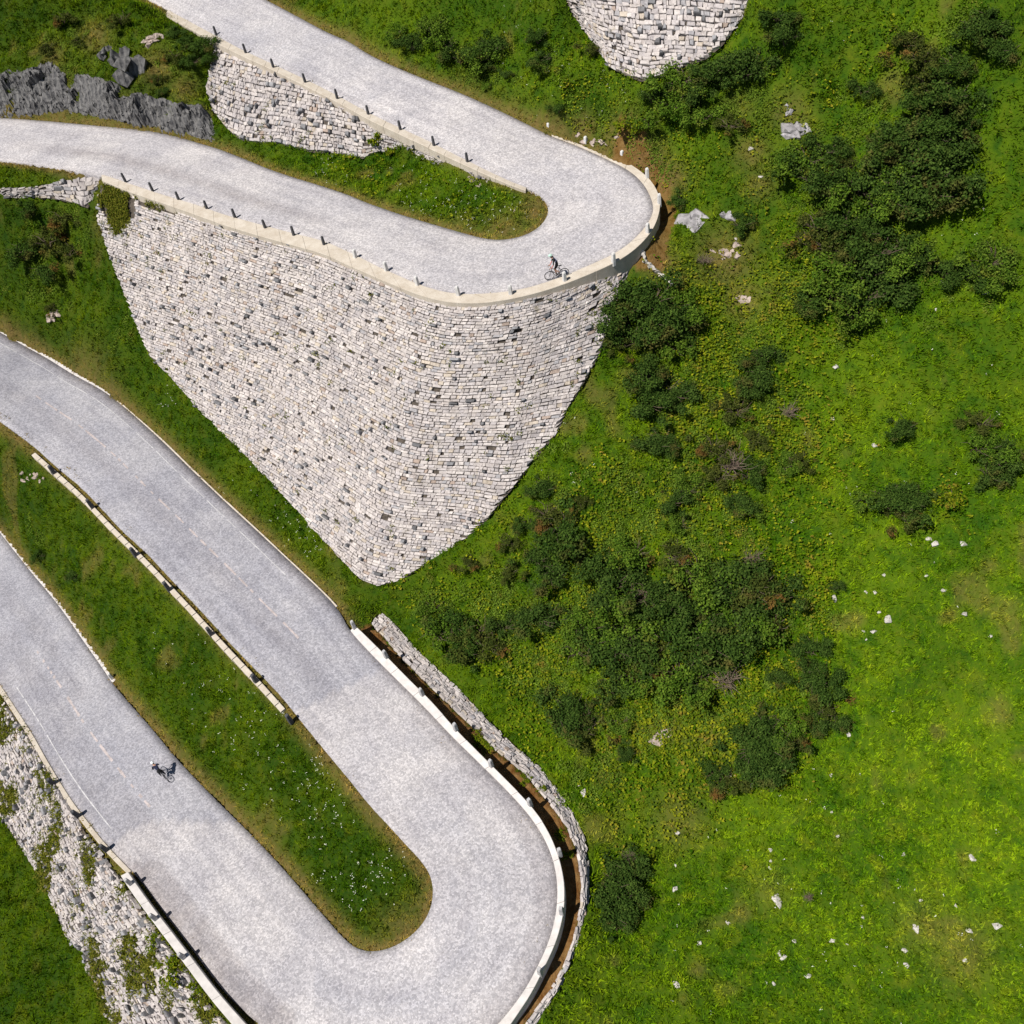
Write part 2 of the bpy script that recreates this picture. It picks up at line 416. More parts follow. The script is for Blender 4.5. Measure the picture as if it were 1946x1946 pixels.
def road(name, O, I, tone_fn, wear_fn, label):
    nv = 15
    v = np.linspace(0, 1, nv)
    P = O[:, None, :] * (1 - v)[None, :, None] + I[:, None, :] * v[None, :, None]
    P[:, :, 2] += 0.10 * np.sin(np.pi * v)[None, :]            # camber
    top = P.reshape(-1, 3)
    n = len(O)
    idx = np.arange(n * nv).reshape(n, nv)
    f = np.stack([idx[:-1, :-1], idx[1:, :-1], idx[1:, 1:], idx[:-1, 1:]], -1).reshape(-1, 4)
    lo = P[:, [0, -1], :].copy(); lo[:, :, 2] -= 0.5
    verts = np.vstack([top, lo.reshape(-1, 3)])
    b0 = n * nv + np.arange(n) * 2
    s1 = np.stack([idx[:-1, 0], b0[:-1], b0[1:], idx[1:, 0]], -1)
    s2 = np.stack([idx[:-1, -1], idx[1:, -1], b0[1:] + 1, b0[:-1] + 1], -1)
    f = np.vstack([f, s1, s2])
    mid = 0.5 * (O + I)
    s = np.concatenate([[0], np.cumsum(np.linalg.norm(np.diff(mid, axis=0), axis=1))])
    px = project(top)
    tone = np.concatenate([tone_fn(px, np.tile(v, n)), np.full(2 * n, 0.5)])
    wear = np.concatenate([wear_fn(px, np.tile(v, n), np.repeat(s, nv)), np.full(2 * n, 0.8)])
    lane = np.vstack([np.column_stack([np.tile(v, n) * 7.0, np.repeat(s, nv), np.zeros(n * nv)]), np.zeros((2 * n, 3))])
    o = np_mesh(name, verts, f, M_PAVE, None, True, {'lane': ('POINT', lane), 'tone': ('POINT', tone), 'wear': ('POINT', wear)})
    kind(o, 'structure')
    return P, s

def tone_A(px, v):
    return np.clip(0.88 - 0.25 * np.exp(-((px[:, 1] - 90) / 60) ** 2) * (px[:, 0] < 900), 0, 1)
def wear_A(px, v, s):
    e = 0.4 * np.exp(-((v - 0.0) / 0.06) ** 2) + 0.2 * (v > 0.9)
    lane = 0.75 * np.exp(-((v - 0.36) / 0.10) ** 2) * np.clip((330 - np.abs(px[:, 0] - 330)) / 150, 0, 1) * (px[:, 1] > 200)
    return np.clip(e + lane, 0, 1)
def tone_B(px, v):
    x, y = px[:, 0], px[:, 1]
    seam1 = (y - 1313) + (x - 640) * 0.50          # below this line: repaved turn
    low = (x - 296) + (y - 1542) * 1.3             # beyond: repaved part of the lower arm
    turn = np.where(y < 1560, (seam1 > 0) & (x > 540), True) & ~((x < 640) & (low < 0) & (y > 1000))
    up = np.where(turn, 0.80, 0.34)
    return np.clip(up - 0.22 * np.exp(-((v - 0.55) / 0.14) ** 2) * turn * (y > 1560) * (x > 600), 0, 1)
def wear_B(px, v, s):
    x, y = px[:, 0], px[:, 1]
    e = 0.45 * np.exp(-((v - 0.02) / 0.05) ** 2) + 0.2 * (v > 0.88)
    gut = 0.55 * (v < 0.13) * (y < 1160) * (x < 640)                         # the gutter beside the light line
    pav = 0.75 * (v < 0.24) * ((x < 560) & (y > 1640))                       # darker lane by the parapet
    belt = 0.65 * np.clip(1 - np.abs(v - 0.11) / 0.09, 0, 1) * (x > 780) * (y > 1350)
    lane = 0.35 * np.exp(-((v - 0.62) / 0.09) ** 2) * (y < 1330) * (x < 640)
    low = 0.35 * (v < 0.48) * ((y > 1200) & (x < 300))
    return np.clip(e + gut + pav + belt + lane + low, 0, 1)

PA, sA = road('upper_road', AO, AI, tone_A, wear_A, '')
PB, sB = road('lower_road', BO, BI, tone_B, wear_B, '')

# ------------------------------------------------------------------ kerbs, walls: survey lines
K_HAIR_A = [(1045,249),(1110,273),(1172,298),(1219,326),(1244,352),(1254.7,383),(1251.6,408),(1241,433),(1219,460.6),(1188,485.5),(1157,504),(1095,531),(1033,553),(970.6,568),
 (930,574),(877,576),(831,570),(784,556),(753,543.5),(722,531),(691,517),(660,503.5),(619,484.5),(557,466),(495,449),(433,430),(371,408),(308,386),(246,364.5),(193.5,343)]
WALL_MAIN = ([(190,350,38),(246,368,38),(290,383),(330,396),(390,417),(450,440),(520,461),(600,484),(670,512),(722,535),(784,559),(831,574,37.82),(877,579,37.75),(930,579),(970,574),(1010,567,37.75),
   (1040,561,37.82),(1065,554),(1090,547),(1110,541,38.05),(1130,533),(1145,527),(1157,522,38.2),(1167,516),(1180,509),(1192,502),(1203,495,38.4)],
  [(184,417,40),(215,504,42.3),(246,582,44.3),(283,675,46.6),(324,716,47.5),(371,769,48.4),(411,812,49),(464,862,49.8),(526,927,50.6),(572,977,51.1),(619,1030,51.6),(685,1101,52.1),
   (719,1113,52.1),(762,1101,51.6),(834,1057,50.2),(877,1030,49.3),(924,989,48.0),(955,949,47.0),(989,908,46.1),(1026,859,45.0),(1061,821,44.2),(1076,778,43.3),(1101,741,42.6),
   (1126,697,41.8),(1144,661,41.0),(1169,569,39.6),(1206,502,38.8)])
WALL_UP = ([(408,82,33.25),(440,96),(464,107),(500,125),(526,139),(560,157),(600,178),(640,198),(680,218),(710,232,35.3),(766,260),(830,291,35.9),(890,322),(930,341,36.55)],
  [(392,166,35.6),(402,206,36.3),(433,246,36.8),(457,265,37),(490,270),(526,271,37.05),(588,287),(640,294,37.2),(690,300),(715,290,37.0),(760,284,36.6),(830,311,36.7),(890,332),(926,348,36.8)])
WALL_TOP = ([(1040,-30,28),(1080,-35),(1120,-38),(1150,-40),(1190,-42),(1220,-43),(1260,-44),(1310,-44),(1350,-42),(1390,-38),(1430,-30,27.6)],
  [(1085,25,30.6),(1115,60,31),(1142,100,31.4),(1157,125,31.6),(1188,141,31.7),(1219,153,31.7),(1260,143,31.5),(1309,122,31.1),(1344,109,30.8),(1374,83,30.3),(1410,35,29.4)])
WALL_LOW = ([(-40,1268,59.2),(0,1328,59),(55,1404,58.7),(96,1475,58.4),(131,1536,58.1),(161,1582,57.9),(196,1630),(238,1686,57.8),(283,1752),(339,1826),(385,1892,57.3),(450,1975,57)],
  [(-90,1420,62.3),(-40,1490,62.3),(0,1550),(40,1610),(63,1645),(79,1675,62.2),(102,1720),(125,1778,62.2),(157,1811),(167,1843,62.3),(183,1884),(215,1965,62.5)])
WALL_SMALL = ([(-40,362,38.5),(0,358),(62,356),(100,348),(140,341),(169,336),(190,340,38.2)],
  [(-40,380,39.3),(0,377),(62,375,39.2),(110,378),(150,388),(166,394),(184,372,39.2)])
BERM = ([(705,1181,53.7),(714,1192),(770,1256),(834,1319),(865,1348,54.35),(900,1380),(945,1425),(1000,1471),(1049,1529),(1081,1574),(1100,1623),(1108,1675,55.3),(1107,1713),(1096,1778),(1077,1833),(1048,1884,55.75),(1000,1950,55.95)],
  [(722,1164,54.0),(738,1174),(797,1240),(857,1296),(892,1330,54.8),(925,1367),(967,1408),(1024,1456),(1066,1510),(1095,1556),(1113,1602),(1119.5,1652,55.9),(1118,1713),(1105,1766),(1085,1818),(1064,1876,56.3),(1018,1945,56.5)])
LEDGE_A = [(1262,340,37.3),(1276,366),(1281,392,38.2),(1274,428),(1258,462),(1236,490,38.45),(1205,510)]
LEDGE_B = [(700,1192,53.92),(738,1228,54.17),(786,1280),(840,1330),(896,1386,54.64),(961,1458),(1032,1533),(1065,1580),(1088,1627),(1098,1681,55.54),(1096,1730),(1085,1778),(1060,1833),(1034,1884,55.97),(990,1950,56.22)]

KFOOT_A = [(1221,326,37.15),(1246,351,37.95),(1257,383,38.30),(1254,409),(1243.5,434.5,38.45),(1221,462.5),(1190,488,38.55),(1159,506.5)]
KFOOT_B = [(684,1197,53.62),(694,1206,53.94),(732,1243,54.12),(779,1291),(825,1335),(872,1388,54.62),(938,1457),(985,1504),(1024,1548),(1052,1595),(1069,1645),(1076,1690,55.52),(1073,1741),(1058,1797),(1035,1847),(1013,1890,55.97),(962,1966,56.22)]
GROUND = [ # open hillside and verges
 (1900,1900,60),(1500,1900,59),(1150,1900,57.8),(1150,1700,57.2),(1300,1700,57.1),(1800,1650,57.8),(1900,1400,55.3),(1500,1400,54.2),(1200,1400,54.3),(1060,1380,54.6),(930,1280,53.9),(820,1180,53.2),
 (1000,1180,52.3),(1000,1060,49.2),(1200,1100,49.7),(1500,1100,49.5),(1900,1100,50),(1150,900,45.2),(1300,900,45.8),(1500,800,44.5),(1900,800,44.5),(1250,700,42.6),(1220,580,40.2),(1500,600,40.6),(1900,550,39),
 (1350,480,39.1),(1290,430,38.3),(1500,350,36),(1900,300,33.5),(1350,300,35.2),(1275,320,36.3),(1300,200,33),(1600,150,31.5),(1900,60,28.5),(1150,215,34.3),(1050,180,33.4),(900,100,32.8),(1000,60,31),(800,70,32.2),
 (1450,110,30.6),(1500,-60,26.5),(1900,-60,25.5),(900,-60,28.3),(700,-20,30),(1100,-70,27.4),(2060,60,27.5),(2060,1000,48),(2060,1900,60.2),(1200,2060,58.8),(1700,2060,60.8),(2060,2060,61.5),(1500,-200,22),(2060,-200,21),(900,-220,24),
 (330,193,35.1),(380,188,35.4),(250,180,34.7),(200,160,34.4),(120,132,34.2),(62,140,34.3),(0,145,34.3),(-100,150,34.3),(62,62,32.8),(200,62,32.2),(300,100,33.2),(370,110,33.6),(250,0,30.6),(60,-40,29.8),(-100,40,32),(-100,-100,28),(100,-220,24),
 (30,335,38.1),(120,334,38.05),(62,430,41.3),(130,450,42),(0,430,41.3),(-100,430,41),(62,520,44.2),(170,520,43.8),(62,600,46.9),(0,600,47.2),(160,620,46.4),(210,700,47.8),(-120,500,44.5),
 (0,1700,63.4),(100,1850,63.3),(-100,1600,63.3),(-60,1950,65),(120,1990,64.5),
 (430,1300,55.2),(620,1600,55.6),(300,1200,54.6),(150,1050,53.8),(60,950,53.3),(740,1700,55.1),(0,900,53.4),
 (500,360,37.35),(640,325,37.3),(800,370,37.2),(930,410,37.2),(770,330,36.9)]

def line_pts(rows, step=1.0, off=0.0):
    P = smooth_line(fill(rows), step, 0); P = P.copy(); P[:, 2] += off; return P

cons = [ao[::3] - [0, 0, .06], ai[::3] - [0, 0, .06], bo[::3] - [0, 0, .06], bi[::3] - [0, 0, .06]]
for Wl in (WALL_MAIN, WALL_UP, WALL_TOP, WALL_LOW, WALL_SMALL, BERM):
    cons += [line_pts(Wl[0], 1.2, -0.1), line_pts(Wl[1], 1.2, 0.0)]
for O_, I_ in ((AO, AI), (BO, BI)):
    for f in (0.25, 0.5, 0.75):
        cons.append((O_ * (1 - f) + I_ * f)[::4] - [0, 0, .06])
cons += [line_pts(KFOOT_A, 0.5), line_pts(KFOOT_B, 0.5)]
cons += [line_pts(LEDGE_A, 1.0), line_pts(LEDGE_B, 1.0), np.array([W(*g) for g in GROUND])]
CP = np.vstack(cons)
# drop near-duplicate constraints
keep = []
seen = {}
for i, p in enumerate(CP):
    k = (int(round(p[0] / 0.45)), int(round(p[1] / 0.45)))
    if k in seen: continue
    seen[k] = 1; keep.append(i)
CP = CP[keep]

def rbf_fit(P, val, eps=0.0):
    d = np.sqrt(((P[:, None, :2] - P[None, :, :2]) ** 2).sum(-1))
    n = len(P)
    A = np.zeros((n + 3, n + 3)); A[:n, :n] = d + eps * np.eye(n)
    A[:n, n] = 1; A[:n, n + 1:] = P[:, :2]; A[n:, :n] = A[:n, n:].T
    return np.linalg.solve(A, np.concatenate([val, np.zeros(3)]))
def rbf_eval(P, w, X, Y):
    q = np.column_stack([X.ravel(), Y.ravel()]); out = np.empty(len(q)); n = len(P)
    pp = P[:, :2].astype(np.float32)
    for i in range(0, len(q), 20000):
        b = q[i:i + 20000].astype(np.float32)
        d = np.sqrt((b[:, 0:1] - pp[None, :, 0]) ** 2 + (b[:, 1:2] - pp[None, :, 1]) ** 2)
        out[i:i + 20000] = d @ w[:n].astype(np.float32) + w[n] + b @ w[n + 1:].astype(np.float32)
    return out.reshape(X.shape)

GX0, GX1, GY0, GY1, GS = -62.0, 62.0, 0.0, 124.0, 0.30
gx = np.arange(GX0, GX1 + GS / 2, GS); gy = np.arange(GY0, GY1 + GS / 2, GS)
X, Y = np.meshgrid(gx, gy)
wz = rbf_fit(CP, CP[:, 2], -0.02)
H = rbf_eval(CP, wz, X, Y)

def vnoise(X, Y, cell, seed):
    r = np.random.default_rng(seed); N = 256; g = r.random((N, N)) * 2 - 1
    u, v = X / cell + 500, Y / cell + 500
    i, j = np.floor(u).astype(int), np.floor(v).astype(int); fu, fv = u - i, v - j
    fu = fu * fu * (3 - 2 * fu); fv = fv * fv * (3 - 2 * fv)
    a = g[j % N, i % N]; b = g[j % N, (i + 1) % N]; c_ = g[(j + 1) % N, i % N]; d = g[(j + 1) % N, (i + 1) % N]
    return (a * (1 - fu) + b * fu) * (1 - fv) + (c_ * (1 - fu) + d * fu) * fv

polyA = np.vstack([ao[:, :2], ai[::-1, :2]]); polyB = np.vstack([bo[:, :2], bi[::-1, :2]])
def wall_poly(Wl):
    return np.vstack([fill(Wl[0])[:, :2], fill(Wl[1])[::-1, :2]])
WP = {k: wall_poly(w) for k, w in dict(main=WALL_MAIN, up=WALL_UP, top=WALL_TOP, low=WALL_LOW, small=WALL_SMALL, berm=BERM).items()}
inA = inside(X, Y, polyA); inB = inside(X, Y, polyB); in_road = inA | inB
in_wall = np.zeros_like(in_road)
for p in WP.values(): in_wall |= inside(X, Y, p)
edge_pts = np.vstack([ao[::2, :2], ai[::2, :2], bo[::2, :2], bi[::2, :2]]).astype(np.float32)
dist = np.empty(X.size, np.float32); q = np.column_stack([X.ravel(), Y.ravel()]).astype(np.float32)
for i in range(0, len(q), 20000):
    b = q[i:i + 20000]
    dist[i:i + 20000] = np.sqrt(((b[:, None, 0] - edge_pts[None, :, 0]) ** 2 + (b[:, None, 1] - edge_pts[None, :, 1]) ** 2).min(1))
dist = dist.reshape(X.shape)
rough = np.clip((dist - 0.6) / 3.0, 0, 1) * (~in_wall)
bumps = 0.34 * vnoise(X, Y, 4.0, 1) + 0.20 * vnoise(X, Y, 1.7, 2) + 0.10 * vnoise(X, Y, 0.75, 3)
H = H + rough * bumps

def sample(A_, x, y):
    u = np.clip((np.asarray(x) - GX0) / GS, 0, len(gx) - 1.001); v = np.clip((np.asarray(y) - GY0) / GS, 0, len(gy) - 1.001)
    i, j = np.floor(u).astype(int), np.floor(v).astype(int); fu, fv = u - i, v - j
    return (A_[j, i] * (1 - fu) + A_[j, i + 1] * fu) * (1 - fv) + (A_[j + 1, i] * (1 - fu) + A_[j + 1, i + 1] * fu) * fv

def ground_px(xy, off=0.0):
    """where the survey line of sight meets the hillside (raised by off)"""
    r = rays(xy); r /= -r[:, 2:3]
    lo, hi = np.full(len(r), 18.0), np.full(len(r), 70.0)
    t_ = np.full(len(r), 70.0); done = np.zeros(len(r), bool)
    for d in np.arange(18.0, 70.0, 0.12):
        x, y = r[:, 0] * d, r[:, 1] * d
        hit = (~done) & (CZ - d <= sample(H, x, y) + off)
        t_[hit] = d; done |= hit
    P = r * t_[:, None]
    P[:, 2] = sample(H, P[:, 0], P[:, 1])
    return P

wb = np.vstack([resample(np.vstack([p, p[:1]]), 260) for p in WP.values()]).astype(np.float32)
wi = np.argwhere(in_wall.ravel())[:, 0]; wd = np.zeros(X.size, np.float32)
for i in range(0, len(wi), 20000):
    b = q[wi[i:i + 20000]]
    wd[wi[i:i + 20000]] = np.sqrt(((b[:, None, 0] - wb[None, :, 0]) ** 2 + (b[:, None, 1] - wb[None, :, 1]) ** 2).min(1))
wd = wd.reshape(X.shape)
Hg = H - 0.38 * in_road - (0.5 + np.clip(wd - 0.5, 0, 1.5)) * in_wall
gpx = project(np.column_stack([X.ravel(), Y.ravel(), H.ravel()])).reshape(X.shape + (2,))
# own colour of the meadow, by place
LUSH = [(1700,1500,1.0),(1500,1700,.9),(1850,1100,.95),(1800,1850,.85),(1300,1800,.75),(1600,1150,.95),(1850,700,.8),(1600,700,.85),(1500,150,.7),(1850,300,.7),(1400,800,.75),(1250,1000,.6),(1350,500,.6),(1100,150,.55),
  (850,1200,.45),(1200,1500,.7),(600,1600,.12),(450,1350,.15),(250,1200,.2),(700,1700,.1),(400,830,.2),(560,1020,.2),(250,640,.2),(120,480,.15),(620,320,.5),(900,410,.5),(250,120,.2),(80,1850,.1),(1000,900,.6)]
lp = np.array([ground_px([(a, b)])[0] for a, b, _ in LUSH])
lush = np.clip(rbf_eval(lp, rbf_fit(lp, np.array([c for *_, c in LUSH])), X, Y), 0, 1)
dry = 0.9 * np.exp(-(np.maximum(dist - 0.2, 0) / 0.55) ** 2)
DRY = [(1015,400,28,.9),(960,445,40,.8),(880,440,30,.6),(1270,340,34,1),(1240,300,32,1),(1180,265,40,.9),(1110,245,30,.8),(1060,240,22,.8),(1255,500,34,.9),(1285,530,22,.8),(1380,490,55,.75),(1415,572,36,.8),(1500,215,40,.6),(1430,290,35,.6),
  (1445,350,32,.5),(770,1770,50,.55),(800,1720,26,.5),(230,380,40,.6),(200,430,24,.6),(160,700,45,.6),(1265,1385,32,.7),(1290,1560,55,.45),(1350,1400,55,.4),(1460,1690,40,.3),(1830,1810,60,.45),(1750,1760,50,.35),(880,190,40,.7),(960,230,40,.8),(740,125,30,.5),(100,215,60,.7),(230,238,60,.6),(180,70,30,.7),(300,130,36,.7),(100,105,26,.6),(350,170,30,.6),(1410,200,40,.3),(1480,560,40,.4),(1240,640,30,.3)]
for x_, y_, r_, a_ in DRY:
    dry = np.maximum(dry, a_ * np.exp(-(((gpx[..., 0] - x_) ** 2 + (gpx[..., 1] - y_) ** 2) / r_ ** 2)))
dry = np.maximum(dry, 0.42 * np.clip((vnoise(X, Y, 1.1, 61) * .6 + vnoise(X, Y, 3.3, 62) * .6 - 0.48) * 4, 0, 1))
dry = np.clip(dry, 0, 1)
lb_o, lb_i = fill(LEDGE_B)[:, :2], fill(BERM[0])[:, :2]
kb = bo[(project(bo)[:, 0] > 662) & (project(bo)[:, 1] < 1950) & (project(bo)[:, 1] > 1198), :2]
soil = inside(X, Y, np.vstack([kb, lb_i[::-1]])).astype(float)
ka = ao[(project(ao)[:, 0] > 1160) & (project(ao)[:, 1] > 300)][:, :2]
la = fill([(1180,290,36.9),(1225,305),(1262,335),(1283,372,37.5),(1285,410),(1272,450),(1262,495,38.4),(1235,505)])[:, :2]
soil = np.maximum(soil, 0.8 * inside(X, Y, np.vstack([ka, la[::-1]])))

idx = np.arange(X.size).reshape(X.shape)
gf = np.stack([idx[:-1, :-1], idx[:-1, 1:], idx[1:, 1:], idx[1:, :-1]], -1).reshape(-1, 4)
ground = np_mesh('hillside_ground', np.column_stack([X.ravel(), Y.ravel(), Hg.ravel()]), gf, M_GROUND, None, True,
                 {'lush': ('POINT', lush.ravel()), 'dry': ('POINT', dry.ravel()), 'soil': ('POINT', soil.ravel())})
kind(ground, 'structure')
# the mountainside carries on outside the surveyed ground
ex = np.concatenate([np.arange(-400, GX0, 13), [GX0 + 1], np.linspace(GX0 + 1, GX1 - 1, 12)[1:-1], [GX1 - 1], np.arange(GX1 + 8, 400, 13)])
ey = np.concatenate([np.arange(-260, GY0, 13), [GY0 + 1], np.linspace(GY0 + 1, GY1 - 1, 12)[1:-1], [GY1 - 1], np.arange(GY1 + 8, 520, 13)])
EX, EY = np.meshgrid(ex, ey)
cx, cy = np.clip(EX, GX0, GX1), np.clip(EY, GY0, GY1)
EH = sample(H, cx, cy) + 0.5 * (EY - cy) - 0.35 + 3.0 * vnoise(EX, EY, 40, 9) * (np.hypot(EX - cx, EY - cy) > 2)
ei = np.arange(EX.size).reshape(EX.shape)
ef = np.stack([ei[:-1, :-1], ei[:-1, 1:], ei[1:, 1:], ei[1:, :-1]], -1)
mx = 0.5 * (EX[:-1, :-1] + EX[1:, 1:]); my = 0.5 * (EY[:-1, :-1] + EY[1:, 1:])
ef = ef[~((mx > GX0 + 1) & (mx < GX1 - 1) & (my > GY0 + 1) & (my < GY1 - 1))].reshape(-1, 4)
far = np_mesh('mountain_terrain', np.column_stack([EX.ravel(), EY.ravel(), EH.ravel()]), ef, M_GROUND, None, True,
              {'lush': ('POINT', np.full(EX.size, .7)), 'dry': ('POINT', np.full(EX.size, .1)), 'soil': ('POINT', np.zeros(EX.size))})
kind(far, 'structure')

# ------------------------------------------------------------------ kerbs and parapets (rows of cut stones)
def kerb(name, inner, outer, h_in, h_out, depth, mat, block=1.3, gap=0.012, label=None, cat='kerb', group=None):
    n = max(6, int(np.linalg.norm(np.diff(inner, axis=0), axis=1).sum() / 0.33))
    I = resample(inner, n); O = resample(outer, n)
    per = max(1, int(round(block / 0.33)))
    V, Fc = [], []
    i = 0
    while i < n - 1:
        j = min(n - 1, i + per)
        if n - 1 - j < 2: j = n - 1
        ks = list(range(i, j + 1)); base = len(V)
        jz = random.uniform(-0.012, 0.012); jr = random.uniform(-0.01, 0.012)
        for a, k in enumerate(ks):
            p, q_ = I[k].copy(), O[k].copy()
            tg = I[min(k + 1, n - 1)] - I[max(k - 1, 0)]; tg = tg / np.linalg.norm(tg)
            sh = gap if a == 0 else (-gap if a == len(ks) - 1 else 0)
            p += tg * sh; q_ += tg * sh
            ac = (q_ - p); ac[2] = 0; L_ = np.linalg.norm(ac); ac = ac / max(L_, 1e-6)
            q_ += ac * jr
            b = min(0.025, L_ * 0.15)
            zi, zo = p[2] + h_in + jz, p[2] + h_out + jz
            lowz = p[2] - depth
            for pt, z in ((p, lowz), (p, zi - b), (p + ac * b, zi), (q_ - ac * b, zo), (q_, zo - b), (q_, lowz)):
                V.append((pt[0], pt[1], z))
        m = len(ks)
        for a in range(m - 1):
            for c_ in range(5):
                v0 = base + a * 6 + c_
                Fc.append((v0, v0 + 1, v0 + 7, v0 + 6))
        e0 = base; e1 = base + (m - 1) * 6
        for e in (e0, e1):
            Fc.append((e, e + 1, e + 4, e + 5)); Fc.append((e + 1, e + 2, e + 3, e + 4))
        i = j
    bm = bmesh.new()
    vs = [bm.verts.new(v) for v in V]
    for f in Fc:
        try: bm.faces.new([vs[k] for k in f])
        except ValueError: pass
    o = bm_obj(name, bm, mat)
    tag(o, label, cat, group)
    return o

def sub(edge, a, b):
    """the stretch of a road edge between two survey points"""
    p = project(edge)
    i = int(np.argmin(np.hypot(*(p - np.array(a)).T))); j = int(np.argmin(np.hypot(*(p - np.array(b)).T)))
    return edge[i:j + 1] if i <= j else edge[j:i + 1][::-1]

def at_road(rows, edge, off=0.0):
    """survey line at the height of the nearest road edge point"""
    p = project(edge); out = []
    for r in rows:
        k = int(np.argmin(np.hypot(*(p - np.array(r[:2])).T)))
        out.append(W(r[0], r[1], CZ - edge[k, 2] - off))
    return smooth_line(np.array(out), 0.4, 2)

kerb('kerb', sub(ao, (1045,258), (193.5,333)), at_road(K_HAIR_A, ao, 0.1), 0.08, 0.12, 1.3, M_KERB, 2.2,
     label='broad cream kerb round the outside of the upper hairpin and above the big stone wall')
kerb('kerb', sub(ai, (320,20), (1001.6,358)), at_road([(312,29),(402,77.5),(462,107),(522,135),(584,165),(646,197),(702,228),(761,256),(821,284),(887,316),(968,352),(999,363)], ai, 0.06), 0.05, 0.08, 0.6, M_KERB, 1.6,
     label='narrow worn kerb with grassy edge along the lower side of the topmost road arm')
stl = smooth_line(sub(bi, (74,856), (552,1344)), 0.5, 30)
sn = np.column_stack([np.gradient(stl[:, 1]), -np.gradient(stl[:, 0])]); sn /= np.linalg.norm(sn, axis=1, keepdims=True)
s_in, s_out = stl.copy(), stl.copy()
s_in[:, :2] += sn * SGN * 0.30; s_out[:, :2] += sn * SGN * 0.66
kerb('kerb', s_in, s_out, 0.0, 0.0, 0.6, M_KERB, 1.1, gap=0.03, label='pale stone strip set in dry grass along the left side of the middle road arm')
kerb('kerb', sub(bo, (-60,601), (212,754)), at_road([(-60,589),(0,621),(70,657),(100,673),(146,701),(192,727),(222,744)], bo), 0.10, 0.14, 0.6, M_KERBW, 2.4,
     label='wide pale kerb ending in a block beside the middle road arm, at the left edge')
kerb('kerb', sub(bo, (222,762), (640,1155)), at_road([(223.5,759.5),(260,791.7),(309.5,835.5),(372.3,896.7),(434.8,956),(496.8,1013),(558.5,1071),(620.5,1130),(642,1152)], bo), 0.02, 0.03, 0.5, M_KERB, 1.5,
     label='thin pale kerb line between the middle road arm and the grass strip under the wall')
kerb('kerb', sub(bo, (665,1198), (940,1955)), at_road([(678,1194),(692,1207),(730,1245),(777,1293),(822,1338),(870,1392),(936,1459),(983,1506),(1022,1550),(1050,1597),(1067,1646),(1074,1690),(1071,1740),(1056,1796),(1033,1845),(1011,1889),(960,1965)], bo), 0.20, 0.30, 1.3, M_KERBW, 2.2,
     label='broad white stone kerb round the outside of the lower hairpin')
para_in = at_road([(250,1662),(269,1690),(298,1730),(361,1812),(420,1889),(480,1957)], bo, 0.05)
para_out = at_road([(236,1669),(254,1697),(283,1737),(345,1820),(403,1898),(462,1968)], bo, 0.05)
kerb('parapet', para_in, para_out, 0.52, 0.52, 0.9, M_KERBW, 2.6, label='low white parapet beside the lower road arm, throwing a black shadow', cat='wall')
kerb('kerb', sub(bo, (250,1655), (0,1300)), at_road([(243,1661),(205,1623),(182,1596),(160,1568),(134,1535),(104,1487),(75,1437),(54,1400),(-8,1305)], bo), 0.06, 0.09, 0.6, M_KERB, 1.6,
     label='worn pale kerb above the mossy stone wall, left side of the lower road arm')
kerb('kerb', sub(bi, (0,1012), (214,1298)), at_road([(10,1006),(70,1083),(100,1117),(131,1157),(163,1203),(199,1255),(222,1292)], bi), 0.05, 0.10, 0.6, M_KERBW, 1.4,
     label='broken pale kerb on the grass side of the lower road arm, at the left edge')

# ------------------------------------------------------------------ painted and paved lines on the roads
def marking(name, O, Pgrid, v0, v1, a, b, mat, dash=None):
    px = project(Pgrid[:, 0]);  nv = Pgrid.shape[1]
    i = int(np.argmin(np.hypot(*(px - np.array(a)).T))); j = int(np.argmin(np.hypot(*(px - np.array(b)).T)))
    i, j = min(i, j), max(i, j)
    V, Fc = [], []
    def at(k, v):
        f = v * (nv - 1); m = int(min(f, nv - 2)); return Pgrid[k, m] * (1 - (f - m)) + Pgrid[k, m + 1] * (f - m)
    for k in range(i, j):
        if dash and random.random() < dash: continue
        w = (v1 - v0) * random.uniform(0.55, 1.0) * 0.5; vm = 0.5 * (v0 + v1)
        b0 = len(V)
        for kk, v in ((k, vm - w), (k, vm + w), (k + 1, vm + w), (k + 1, vm - w)):
            p = at(kk, v) + np.array([0, 0, 0.008]); V.append(p)
        Fc.append((b0, b0 + 1, b0 + 2, b0 + 3))
    o = np_mesh(name, np.array(V), Fc, mat); kind(o, 'structure'); return o
marking('edge_line', bo, PB, 0.128, 0.140, (0,632), (560,1075), M_MARK, 0.08)
marking('centre_line', bo, PB, 0.485, 0.510, (100,690), (640,1150), M_MARKP, 0.3)
marking('edge_line', bo, PB, 0.118, 0.132, (196,1600), (20,1330), M_MARK, 0.06)
marking('centre_line', bo, PB, 0.50, 0.53, (205,1608), (20,1330), M_MARKP, 0.35)

# ------------------------------------------------------------------ stone walls: every block laid course by course
STONE_COL = [((0.53, 0.485, 0.465), 6), ((0.47, 0.435, 0.43), 5), ((0.58, 0.535, 0.51), 3), ((0.52, 0.455, 0.38), 0.8), ((0.37, 0.36, 0.37), 0.9), ((0.40, 0.32, 0.27), 0.3)]
_cw = np.cumsum([w for _, w in STONE_COL]); _cw = _cw / _cw[-1]
def stone_col():
    c_ = np.array(STONE_COL[int(np.searchsorted(_cw, random.random()))][0]); return np.clip(c_ * random.uniform(0.88, 1.12), 0, 0.8)

